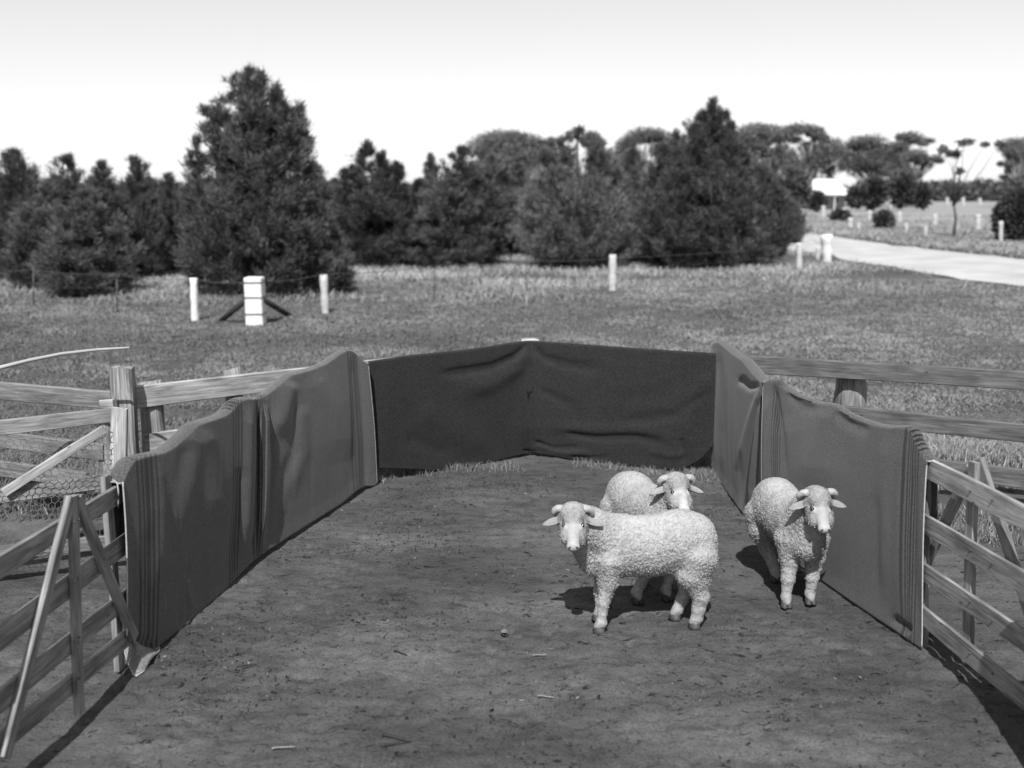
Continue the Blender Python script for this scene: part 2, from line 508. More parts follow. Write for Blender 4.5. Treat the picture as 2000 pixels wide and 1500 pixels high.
# tufts along the back cloth and the outer rails
def tufts(name, label, segs, n, h0, h1, t0, t1, spread, seed, w=.006):
    r = np.random.default_rng(seed)
    X = []; Yv = []
    for (a, b_) in segs:
        f = r.random(n // len(segs)); f = np.sort(f)
        cx = a[0] + (b_[0] - a[0]) * f; cy = a[1] + (b_[1] - a[1]) * f
        # clump
        k = max(6, len(f) // 28)
        c = r.integers(0, len(f), k)
        ci = c[r.integers(0, k, len(f))]
        X.append(cx[ci] + r.normal(0, spread, len(f))); Yv.append(cy[ci] + r.normal(0, spread, len(f)))
    X = np.concatenate(X); Yv = np.concatenate(Yv); m = len(X)
    return mk_grass(name, label, X, Yv, r.uniform(h0, h1, m), np.full(m, w), r.uniform(t0, t1, m), seed, .6, gz_fast(X, Yv))
tufts("wall_grass", "ragged grass tufts at the foot of the dark back cloth", [(G(725, 922), G(830, 922)), (G(810, 925), G(1010, 915)), (G(1340, 925), G(1390, 935)), (G(730, 940), G(790, 925))],
      2300, .02, .085, .10, .26, .05, 71)
tufts("wall_grass", "thin grass growing along the far right end of the back cloth", [(G(1355, 915), G(1395, 945)), (G(1120, 905), G(1340, 930))], 1500, .02, .06, .10, .26, .05, 72)
tufts("rail_grass", "pale leafy weeds behind the right rails", [(G(1810, 905), G(2060, 915)), (G(1830, 885), G(2060, 895)), (G(1730, 880), G(1900, 890))], 5200, .06, .17, .14, .40, .09, 73, .012)
tufts("rail_grass", "weeds growing between the grey rails on the left", [(G(-60, 905), G(215, 935)), (G(-40, 930), G(240, 955)), (G(60, 1000), G(220, 985)), (G(290, 895), G(420, 890))], 4200, .05, .15, .08, .26, .08, 74, .010)
tufts("rail_grass", "low weeds round the foot of the right hurdles", [(G(1840, 1010), G(2040, 1030)), (G(1860, 1040), G(1990, 1060))], 2300, .03, .09, .10, .28, .07, 75, .009)

# litter on the pen floor
n = 19000
lx, ly = scatter(n, 4.1, 9.6, -.40, .42, 81)
r_ = np.random.default_rng(82)
clump = n2(lx, ly, 1.4, 3, 90)
ok = (r_.random(n) < np.clip(.25 + 1.6 * clump, .05, 1)) & (ly < fence_line_y(lx) - .1) & (np.abs(lx) < 2.0)
lx, ly = lx[ok], ly[ok]; n = len(lx)
az = r_.uniform(0, np.pi, n); L = .005 + .030 * r_.random(n) ** 4.0; wd = .002 + .010 * r_.random(n) ** 2; hz = gz_fast(lx, ly) + .001
a = np.c_[np.cos(az), np.sin(az), r_.normal(0, .12, n)] * (L / 2)[:, None]; c = np.c_[-np.sin(az), np.cos(az), np.zeros(n)] * (wd / 2)[:, None]
o_ = np.c_[lx, ly, hz]; up = np.c_[np.zeros(n), np.zeros(n), wd * 1.0]
V = np.stack([o_ - a - c, o_ - a + c, o_ + a + c, o_ + a - c, o_ - a + up, o_ + a + up], 1).reshape(-1, 3)
bb = np.arange(n)[:, None] * 6
F = np.concatenate([bb + np.array([[0, 4, 5]]), bb + np.array([[0, 5, 3]]), bb + np.array([[1, 2, 5]]), bb + np.array([[1, 5, 4]]), bb + np.array([[0, 1, 4]]), bb + np.array([[2, 3, 5]])])
tn = np.where(r_.random(n) < .07, r_.uniform(.10, .17, n), r_.uniform(.010, .045, n))
tag(put("ground_litter", V, F, M_grass, smooth=False, attrs={'tone': np.repeat(tn, 6)}), "scattered chips, straw and droppings on the trampled pen floor", 'litter', kind='stuff')

# twigs and stone
M_twigpale = plain('pale_twig', .13, .20, 20)
twigs = [((745, 1462), (800, 1452), .006, "dark bent twig lying at the bottom edge of the pen floor left of centre"),
         ((748, 1440), (802, 1452), .009, "long dark stick lying in the dirt in the near middle of the pen"),
         ((770, 1274), (795, 1282), .006, "short dark twig lying in the middle of the pen floor"),
         ((1040, 1283), (1068, 1281), .005, "thin pale stick on the dirt in front of the broadside sheep"),
         ((1050, 1362), (1082, 1365), .005, "pale split stick on the near floor right of centre"),
         ((531, 1466), (578, 1461), .006, "pale twig at the bottom edge on the left"),
         ((580, 1401), (602, 1399), .008, "stubby dark stick in the near left of the floor"),
         ((828, 1108), (846, 1109), .005, "little dark twig far back on the open floor"),
         ((470, 1305), (500, 1300), .006, "thin dark crooked twig near the left blanket")]
for (a, b_, r0, lb) in twigs:
    p0 = G(*a); p1 = G(*b_)
    f = np.linspace(0, 1, 7)[:, None]
    pts = p0 * (1 - f) + p1 * f
    pts[:, 2] = r0 + .004 + .001 * np.sin(f[:, 0] * 9); pts[:, 1] += .004 * np.sin(f[:, 0] * 5)
    V, F = tube(pts, np.linspace(r0, r0 * .5, 7), 6, jit=.3)
    pale = 'pale' in lb
    tag(put("twig", V, F, M_twigpale if pale else M_darkstrut, origin=p0), lb, 'twig', 'twigs on the pen floor')
sp = G(985, 1240)
V, F = tube([sp + [0, 0, 0], sp + [0, 0, .02], sp + [.004, .003, .035]], [.024, .020, .009], 7, jit=.3)
tag(put("stone", V, F, plain("stone", .11, .15, 20), origin=sp), "small pale stone lying left of the broadside sheep's front hooves", 'stone')

# ------------------------------------------------------------------ boards and hurdles
def board(name, parent, P0, P1, w, t_, mat, wdir=(0, 0, 1), segs=10, rag=0.0):
    P0 = np.asarray(P0, float); P1 = np.asarray(P1, float)
    e = nrm(P1 - P0); L = np.linalg.norm(P1 - P0)
    wv = np.asarray(wdir, float); wv = nrm(wv - e * np.dot(wv, e)); tv = np.cross(e, wv)
    ch = min(t_, w) * .12
    prof = [(-w / 2 + ch, -t_ / 2), (w / 2 - ch, -t_ / 2), (w / 2, -t_ / 2 + ch), (w / 2, t_ / 2 - ch), (w / 2 - ch, t_ / 2), (-w / 2 + ch, t_ / 2), (-w / 2, t_ / 2 - ch), (-w / 2, -t_ / 2 + ch)]
    per = np.r_[0, np.cumsum([math.hypot(prof[(k + 1) % 8][0] - prof[k][0], prof[(k + 1) % 8][1] - prof[k][1]) for k in range(8)])]
    V = []; U = []; F = []
    u0 = random.random() * 9; ph = random.random() * 6; bow = (random.random() - .5) * .008
    for i in range(segs + 1):
        f = i / segs
        wob = 1 + .025 * math.sin(f * 9 + ph) + .015 * (random.random() - .5)
        off = bow * math.sin(math.pi * f) * 2
        for k in range(9):
            a, c = prof[k % 8]
            ee = 0.0
            if rag and i in (0, segs): ee = (random.random() - .5) * rag
            V.append(P0 + e * (L * f + ee) + wv * (a * wob + off) + tv * c)
            U.append((u0 + L * f, per[k] if k < 8 else per[8]))
    for i in range(segs):
        for k in range(8):
            F.append((i * 9 + k, i * 9 + k + 1, (i + 1) * 9 + k + 1, (i + 1) * 9 + k))
    b0 = len(V)
    for i in (0, segs):
        for k in range(8):
            V.append(V[i * 9 + k].copy()); U.append((u0 + (0 if i == 0 else L) + prof[k][1] * .2, prof[k][0]))
    F.append(tuple(b0 + k for k in range(8))); F.append(tuple(b0 + 8 + k for k in range(8))[::-1])
    return put(name, V, F, mat, parent, uv=U, smooth=False)

def bolt(parent, p, n_):
    V, F = tube([p, p + nrm(n_) * .008], [.0055, .004], 6)
    put("bolt", V, F, M_iron, parent)

def at_line(A, B, s, z, off=0.0):
    A = np.asarray(A); B = np.asarray(B); d = nrm(B - A); n = np.array([-d[1], d[0]])
    p = A + d * s + n * off
    return np.array([p[0], p[1], z])

def hurdle(A, B, label, rails, inner=1, mat=M_wood, apex=1.15, brace_side=1, foot=.02, mid=None, posts=True):
    """sheep hurdle: rails on end uprights, a middle upright and two splayed braces"""
    A = np.asarray(A, float); B = np.asarray(B, float)
    L = np.linalg.norm(B - A)
    root = thing("timber_hurdle", (*((A + B) / 2), 0), label, 'hurdle', 'sheep hurdles forming the pen')
    for (zb, zt) in rails:
        board("rail", root, at_line(A, B, 0, (zb + zt) / 2), at_line(A, B, L, (zb + zt) / 2), zt - zb, .024, mat, segs=14)
    off = brace_side * .028
    m = L / 2 if mid is None else mid
    for s in (.05, L - .05):
        board("end_upright", root, at_line(A, B, s, foot, off), at_line(A, B, s, apex - .03, off), .07, .03, mat, wdir=(B[0] - A[0], B[1] - A[1], 0))
    board("middle_upright", root, at_line(A, B, m, foot + .02, off), at_line(A, B, m, apex, off), .07, .03, mat, wdir=(B[0] - A[0], B[1] - A[1], 0))
    for sgn in (-1, 1):
        e = m + sgn * (min(m, L - m) - .06)
        board("brace", root, at_line(A, B, m + sgn * .035, apex - .01, off + brace_side * .031), at_line(A, B, e, .10, off + brace_side * .031), .07, .026, mat, wdir=(B[0] - A[0], B[1] - A[1], .001))
    d = nrm(B - A); n = np.array([-d[1], d[0], 0])
    for (zb, zt) in rails:
        for s in (m - .012, m + .014):
            bolt(root, at_line(A, B, s, (zb + zt) / 2 + random.uniform(-.02, .02), -brace_side * .012), -n * brace_side)
    return root

# measured rails
def zpx(px, py, A, B): return W(px, py, A, B)[2]
rl = []
for (tp, bt) in ((946, 984), (1048, 1088), (1160, 1196), (1240, 1276)):
    rl.append((zpx(232, bt, LN0, LN1), zpx(232, tp, LN0, LN1)))
# left-near hurdle: rails placed by both ends, braces on the pen side
root = thing("timber_hurdle", (*((LN0 + LN1) / 2), 0), "bare timber hurdle in the bottom left corner with its splayed braces facing the pen", 'hurdle', 'sheep hurdles forming the pen')
ends = [((0, 1107), (232, 965), 36), ((0, 1244), (236, 1068), 40), ((0, 1371), (236, 1178), 36), ((0, 1455), (236, 1256), 34)]
for (a, c, wpx) in ends:
    p0 = W(*a, LN0, LN1); p1 = W(*c, LN0, LN1)
    e = nrm(p1 - p0)
    board("rail", root, p0 - e * .5, p1 + e * .16, wpx * .00255 + .006, .024, M_wood, segs=16)
def inwall(px, py, off): return W(px, py, LN0, LN1, off)
IN = -1  # pen side of the left line (normal points away from the pen)
for nm, a, c, w_, o in (("middle_upright", (143, 968), (155, 1392), .062, .030), ("brace", (138, 972), (8, 1480), .060, .0295), ("brace", (150, 974), (262, 1245), .062, .0275)):
    p0 = inwall(*a, IN * o); p1 = inwall(*c, IN * o)
    board(nm, root, p0, p1, w_, .030, M_wood, wdir=(dL[0], dL[1], .001))
for s in (-.02, 1.25):
    board("end_upright", root, at_line(LN0, LN1, s - .28, .02, .03), at_line(LN0, LN1, s - .28, 1.08, .03), .07, .03, M_wood, wdir=(dL[0], dL[1], 0))
for (a, c, wpx) in ends:
    for dx in (-4, 5):
        f = (148 + dx) / 234
        yy = a[1] + (c[1] - a[1]) * f
        bolt(root, inwall(148 + dx, yy, IN * .046), np.array([dL[1], -dL[0], 0]))

# right-near hurdle: braces on the far side, rails toward the pen
root = thing("timber_hurdle", (*((RNc + RNe) / 2), 0), "bare timber hurdle in the bottom right corner, knotty rails with sunlit top edges", 'hurdle', 'sheep hurdles forming the pen')
dR = (RNe - RNc) / np.linalg.norm(RNe - RNc)
ends = [((1818, 919), (2000, 1012), 42), ((1814, 1026), (2000, 1136), 38), ((1810, 1119), (2000, 1249), 36), ((1806, 1203), (2000, 1362), 38)]
for (a, c, wpx) in ends:
    p0 = W(*a, RNc, RNe); p1 = W(*c, RNc, RNe); e = nrm(p1 - p0)
    board("rail", root, p0 - e * .45, p1 + e * .22, wpx * .0027 + .004, .024, M_wood if a[1] != 919 else M_woodpale, segs=16)
o = .03   # outward: normal of (RNc->RNe) line
nR = np.array([-dR[1], dR[0]])
sgn = 1 if nR[0] > 0 else -1
for nm, a, c, w_, oo in (("middle_upright", (1903, 902), (1891, 1262), .070, .03), ("brace", (1914, 898), (2032, 1262), .062, .062), ("brace", (1897, 915), (1800, 1118), .066, .062), ("end_upright", (1812, 905), (1802, 1262), .07, .03)):
    p0 = W(*a, RNc, RNe, sgn * oo); p1 = W(*c, RNc, RNe, sgn * oo)
    board(nm, root, p0, p1, w_, .030, M_wood, wdir=(dR[0], dR[1], .001))
board("end_upright", root, at_line(RNc, RNe, 1.0, .02, sgn * .03), at_line(RNc, RNe, 1.0, 1.08, sgn * .03), .07, .03, M_wood, wdir=(dR[0], dR[1], 0))
for (a, c, wpx) in ends:
    for px_ in (1896, 1939):
        f = (px_ - a[0]) / (c[0] - a[0]); yy = a[1] + (c[1] - a[1]) * f + random.uniform(-6, 6)
        bolt(root, W(px_, yy, RNc, RNe, -sgn * .013), np.array([-nR[0] * sgn, -nR[1] * sgn, 0]))
# unseen hurdle added outside the right edge to throw the shadow in the corner
hurdle((2.25, 4.0), (3.75, 4.12), "unseen close boarded hurdle added just outside the bottom right corner to cast its shadow", [(.05, .27), (.285, .51), (.52, .74), (.755, .95), (.96, 1.14)], apex=1.16)
RL4 = [(.17, .27), (.42, .52), (.68, .78), (.95, 1.05)]
def hidden(A, B, a, b_, label, apex):
    d = nrm(B - A); n = np.array([-d[1], d[0]]); m_ = (A + B) / 2
    if np.dot(n, -m_ + np.array([0, 6.8])) < 0: n = -n
    out = -n * .030
    return hurdle(A + d * a + out, B - d * b_ + out, label, RL4, brace_side=-1 if np.dot(np.array([-d[1], d[0]]), n) > 0 else 1, apex=apex)
hidden(LN1, LJ, .16, .03, "hurdle hidden under the near left striped blanket", 1.08)
hidden(LJ, LF, .06, .02, "hurdle hidden under the far left blanket", 1.08)
hidden(RF, RJ, .03, .04, "hurdle hidden under the far right blanket", 1.08)
hidden(RJ, RNc, .04, .35, "hurdle hidden under the near right striped blanket", 1.04)

# ------------------------------------------------------------------ outer post-and-rail fences
def rail_px(root, name, a, ya, b_, yb, w, t_, mat, rag=.01, ext0=0, ext1=0):
    """a, b_: pixel of the middle of the board at depth ya, yb"""
    p0 = P(*a, ya); p1 = P(*b_, yb); e = nrm(p1 - p0)
    return board(name, root, p0 - e * ext0, p1 + e * ext1, w, t_, mat, segs=18, rag=rag)
def post_round(root, name, c, z0, z1, r0, mat, sq=False, n=10, rag=.02):
    pts = np.array([[c[0], c[1], z0 + (z1 - z0) * f] for f in np.linspace(0, 1, 9)])
    V, F = tube(pts, r0 * (1 + .08 * (np.random.default_rng(int(abs(c[0]) * 100)).random(9) - .5)), 4 if sq else n, jit=.12)
    if sq: pass
    V[-n if not sq else -4:, 2] += np.array([random.uniform(-rag, rag) for _ in range(n if not sq else 4)])
    U = np.c_[V[:, 2], np.tile(np.linspace(0, 2 * math.pi * r0, n if not sq else 4), len(V) // (n if not sq else 4))]
    return put(name, V, F, mat, root, uv=U, smooth=not sq)

# back fence, left part (runs from the tall square post to the middle of the back wall)
root = thing("rail_fence", (-2.0, 7.9, 0), "grey post-and-rail fence running behind the left blankets to the middle of the back cloth", 'fence', 'post-and-rail yard fences')
YL = 7.45
pA = P(262, 776, YL); ZC = W(1035, 667, BC - [1, 0], BC + [1, 0])[2]
pB = np.array([BC[0] - .05, BC[1] + .08, ZC - .125])
eAB = nrm(pB - pA)
board("rail", root, pA, pB, .165, .045, M_woodpale, segs=24, rag=.01)
p2 = pA - np.array([0, 0, .36]); board("rail", root, p2 + eAB * .05, pB - np.array([0, 0, .36]), .14, .04, M_woodpale, segs=20)
p2 = pA - np.array([0, 0, .72]); board("rail", root, p2, pB - np.array([0, 0, .74]), .14, .04, M_wood, segs=20)
nAB = np.array([-eAB[1], eAB[0], 0])
for k, (px_, hz_, rr) in enumerate(((296, 1.10, .085), (458, 1.125, .075), (640, 1.10, .08))):
    c = W(px_, 800, pA[:2], pB[:2], 0.085)
    post_round(root, "post", c[:2], -.1, hz_, rr, M_post, rag=.035)
# tall square post at the corner
root = thing("gate_post", (*P(240, 760, 7.3)[:2], 0), "tall square weathered post rising above the rails on the left", 'post')
c = P(241, 760, 7.32)
V_ = board("post_shaft", root, [c[0], c[1], -.1], [c[0], c[1], P(240, 718, 7.32)[2]], .155, .12, M_post, wdir=(1, .1, 0), segs=14, rag=.02)
# outer rails on the far left
root = thing("rail_fence", (-3.6, 7.6, 0), "grey weathered rails at the far left edge, left of the tall post", 'fence', 'post-and-rail yard fences')
rail_px(root, "rail", (225, 782), 7.40, (0, 761), 7.75, .135, .045, M_wood2, ext1=1.2)
rail_px(root, "rail", (205, 883), 7.40, (0, 856), 7.75, .125, .045, M_wood2, ext1=1.2)
rail_px(root, "rail", (172, 938), 7.40, (0, 915), 7.75, .125, .045, M_wood2, ext1=1.2)
rail_px(root, "rail_end", (224, 788), 7.20, (199, 789), 7.22, .065, .05, M_woodpale)
post_round(root, "post", P(-80, 800, 7.75)[:2], -.1, 1.15, .09, M_post)
post_round(root, "post", P(211, 900, 7.45)[:2], -.1, .86, .06, M_post)
# right outer fence
root = thing("rail_fence", (3.6, 8.4, 0), "dark grey post-and-rail fence running off to the right behind the right blankets", 'fence', 'post-and-rail yard fences')
yr0 = G(1450, 692, 1.12)[1]; yr1 = G(2000, 725, 1.12)[1]
sl = (yr1 - yr0)
rail_px(root, "rail", (1452, 711), yr0, (2000, 745), yr1, .150, .05, M_wood3, ext0=.08, ext1=1.6)
rail_px(root, "rail", (1452, 790), yr0 - .02, (2000, 847), yr1, .150, .05, M_wood3, ext0=.0, ext1=1.6)
rail_px(root, "rail", (1452, 868), yr0 - .02, (2000, 935), yr1, .150, .05, M_wood3, ext0=.0, ext1=1.6)
for px_, r0 in ((1662, .135), (2120, .12)):
    f = (px_ - 1450) / 550; c = P(px_, 760, yr0 + sl * f + .17)
    post_round(root, "post", c[:2], -.1, .985 if px_ < 1800 else 1.1, r0, M_post, rag=.05, n=14)
f = (1600 - 1450) / 550
# back fence, right part (under the back cloth)
root = thing("rail_fence", (BC[0], BC[1], 0), "fence under the dark back cloth with its pale middle post top", 'fence', 'post-and-rail yard fences')
pB = np.array([BC[0] + .05, BC[1] + .10, ZC - .125]); pC = np.array([BR[0] - .16, BR[1] + .13, 1.12 - .125])
board("rail", root, pB, pC, .15, .045, M_wood, segs=14)
board("rail", root, pB - np.array([0, 0, .4]), pC - np.array([0, 0, .4]), .14, .045, M_wood, segs=14)
board("rail", root, pB - np.array([0, 0, .75]), pC - np.array([0, 0, .75]), .14, .045, M_wood, segs=14)
post_round(root, "post", (BC[0], BC[1] + .14), -.1, ZC - .002, .085, M_whitepost, rag=.015, n=12)

# left outer gate with netting
GA = P(235, 797, 6.6); GBp = P(0, 817, 6.3)
root = thing("netting_gate", (GA[0], GA[1], 0), "low wooden gate covered with wire netting on the left outside the pen", 'gate')
ga, gb = GA[:2], GBp[:2]
dG = nrm(gb - ga)
def gp(px, py, off=0): return W(px, py, ga, gb, off)
def brd(nm, a, c, w_, mat, off=0, ext=0):
    p0 = gp(*a, off); p1 = gp(*c, off); e = nrm(p1 - p0)
    board(nm, root, p0, p1 + e * ext, w_, .035, mat, segs=12, wdir=(0, 0, 1) if abs(e[2]) < .8 else (1, 0, 0), rag=.008)
brd("rail", (232, 809), (0, 833), .095, M_wood, 0, 1.2)
brd("rail", (226, 936), (0, 967), .095, M_wood, 0, 1.2)
brd("rail", (238, 1056), (0, 1078), .095, M_wood2, .02, 1.2)
brd("upright", (234, 797), (228, 1066), .105, M_woodpale, .04)
brd("diagonal_brace", (204, 838), (8, 962), .058, M_woodpale, .035)
brd("upright", (-90, 800), (-90, 1080), .10, M_wood, .04)
for py_ in (812, 822): bolt(root, gp(225, py_, -.02), np.array([dG[1], -dG[0], 0]))
# hexagonal netting
cell = .042
Vn = []; Fn = []
Lg = 1.9; z0n, z1n = .22, 1.02
ni = int(Lg / (cell * 1.5)) + 1; nj = int((z1n - z0n) / (cell * .866 * 1.0))
edges = set(); hexpts = {}
R0 = cell / math.sqrt(3) * 1.0
parts_n = []
def hp(x_, z_):
    key = (round(x_, 3), round(z_, 3))
    if key not in hexpts:
        j1 = .006 * math.sin(x_ * 31 + z_ * 17); j2 = .006 * math.cos(x_ * 23 - z_ * 29)
        s = x_ + j1; off = -.03 + .012 * math.sin(x_ * 7 + z_ * 5)
        pt = np.array([ga[0] + dG[0] * s - dG[1] * off * -1, ga[1] + dG[1] * s + dG[0] * off * -1, z_ + j2])
        hexpts[key] = pt
    return key
rows = int((z1n - z0n) / (1.5 * R0)); cols = int(Lg / cell)
for r in range(rows):
    for cc in range(cols):
        cx_ = cc * cell + (cell / 2 if r % 2 else 0); cz = z0n + r * 1.5 * R0
        ks = [hp(cx_ + R0 * math.sin(k * math.pi / 3), cz + R0 * math.cos(k * math.pi / 3)) for k in range(6)]
        for k in range(6):
            a_, b2 = ks[k], ks[(k + 1) % 6]
            edges.add((a_, b2) if a_ < b2 else (b2, a_))
for (a_, b2) in sorted(edges):
    V, F = tube([hexpts[a_], hexpts[b2]], .0021, 3, caps=False)
    parts_n.append((V, F))
V, F = merge(parts_n)
put("wire_netting", V, F, M_wire, root)

# bent stick rising in from the left
pts_px = [(-260, 850), (-140, 775), (-60, 738), (0, 718), (60, 703), (120, 691), (190, 683), (253, 679)]
pts = [P(a, b_, 6.9) for a, b_ in pts_px]
pts = [np.array([pts[0][0] - .5, 6.9, -.05])] + pts
V, F = tube(pts, [.02, .018, .017, .016, .015, .013, .012, .010, .008], 7, jit=.15)
tag(put("bent_stick", V, F, M_palebark, origin=(pts[0][0], 6.9, 0)), "long pale curved stick arching over the rails at the left edge", 'stick')
# loose log lying behind left rails
V, F = tube([G(60, 1068) + [0, 0, .05], G(150, 1055) + [0, 0, .055], G(245, 1040) + [0, 0, .05]], [.05, .055, .045], 9, jit=.15)
tag(put("fallen_log", V, F, M_bark, origin=G(150, 1055)), "dark log lying on the ground behind the left hurdle", 'log')
# ------------------------------------------------------------------ blankets
def blanket_mat(name, base, stripes, dark=.35, edge=None):
    m, t, b = newmat(name)
    uv = N(t, "ShaderNodeUVMap", uv_map="UVMap")
    sx = N(t, "ShaderNodeSeparateXYZ"); t.links.new(uv.outputs[0], sx.inputs[0])
    stops = [(0.0, 1.0)]
    for (c, w_) in stripes:
        stops += [(c - w_, dark), (c + w_, 1.0)]
    r = ramp(t, stops, 'CONSTANT')
    tc = N(t, "ShaderNodeTexCoord")
    wv = N(t, "ShaderNodeTexNoise", i_Scale=3.0, i_Detail=2)
    t.links.new(tc.outputs['Object'], wv.inputs['Vector'])
    t.links.new(math_n(t, 'ADD', sx.outputs[0], math_n(t, 'MULTIPLY', math_n(t, 'SUBTRACT', wv.outputs['Fac'], .5), .006)), r.inputs[0])
    n1 = N(t, "ShaderNodeTexNoise", i_Scale=105, i_Detail=6, i_Roughness=.85); t.links.new(tc.outputs['Object'], n1.inputs['Vector'])
    n2_ = N(t, "ShaderNodeTexNoise", i_Scale=7, i_Detail=5, i_Roughness=.6); t.links.new(tc.outputs['Object'], n2_.inputs['Vector'])
    r1 = ramp(t, [(.38, base * .3), (.62, base * 1.7)]); t.links.new(n1.outputs['Fac'], r1.inputs[0])
    r2 = ramp(t, [(.3, .93), (.7, 1.07)]); t.links.new(n2_.outputs['Fac'], r2.inputs[0])
    m1 = N(t, "ShaderNodeMix", data_type='RGBA', blend_type='MULTIPLY'); m1.inputs[0].default_value = 1
    t.links.new(r1.outputs[0], m1.inputs[6]); t.links.new(r2.outputs[0], m1.inputs[7])
    m2 = N(t, "ShaderNodeMix", data_type='RGBA', blend_type='MULTIPLY'); m2.inputs[0].default_value = 1
    t.links.new(m1.outputs[2], m2.inputs[6]); t.links.new(r.outputs[0], m2.inputs[7])
    t.links.new(m2.outputs[2], b.inputs['Base Color'])
    b.inputs['Roughness'].default_value = .95; b.inputs['Specular IOR Level'].default_value = .05
    b.inputs['Sheen Weight'].default_value = .2 if base > .05 else .03; b.inputs['Sheen Roughness'].default_value = .6
    bn = N(t, "ShaderNodeBump", i_Strength=.6, i_Distance=.004)
    t.links.new(n1.outputs['Fac'], bn.inputs['Height']); t.links.new(bn.outputs[0], b.inputs['Normal'])
    return m

def poly_at(pts, s):
    pts = np.array(pts, float)
    d = np.r_[0, np.cumsum(np.hypot(*np.diff(pts, axis=0).T))]; d /= d[-1]
    return np.stack([np.interp(s, d, pts[:, 0]), np.interp(s, d, pts[:, 1])], 1)
def smooth1(a, k):
    if k < 1: return a
    w_ = np.hanning(2 * k + 3)[1:-1]; w_ /= w_.sum()
    p_ = np.pad(a, ((k, k), (0, 0)), mode='edge')
    out = np.stack([np.convolve(p_[:, i], w_, mode='valid') for i in range(a.shape[1])], 1)
    out[0] = a[0]; out[-1] = a[-1]
    return out
def fold_disp(px, py, folds):
    d = np.zeros_like(px)
    for (pl, w0, w1, amp) in folds:
        pl = np.array(pl, float)
        seg = np.hypot(*np.diff(pl, axis=0).T); tot = seg.sum(); acc = 0
        best = np.full(px.shape, 1e9); bt = np.zeros_like(px)
        for i in range(len(pl) - 1):
            a, c = pl[i], pl[i + 1]; v = c - a; L2 = (v ** 2).sum()
            h = np.clip(((px - a[0]) * v[0] + (py - a[1]) * v[1]) / L2, 0, 1)
            dd = np.hypot(px - a[0] - h * v[0], py - a[1] - h * v[1])
            m_ = dd < best
            best = np.where(m_, dd, best); bt = np.where(m_, (acc + h * seg[i]) / tot, bt)
            acc += seg[i]
        w_ = w0 + (w1 - w0) * bt
        fade = np.clip(bt / .12, .12, 1) * np.clip((1 - bt) / .25, .0, 1)
        d += amp * np.exp(-(best / w_) ** 2) * fade
    return d

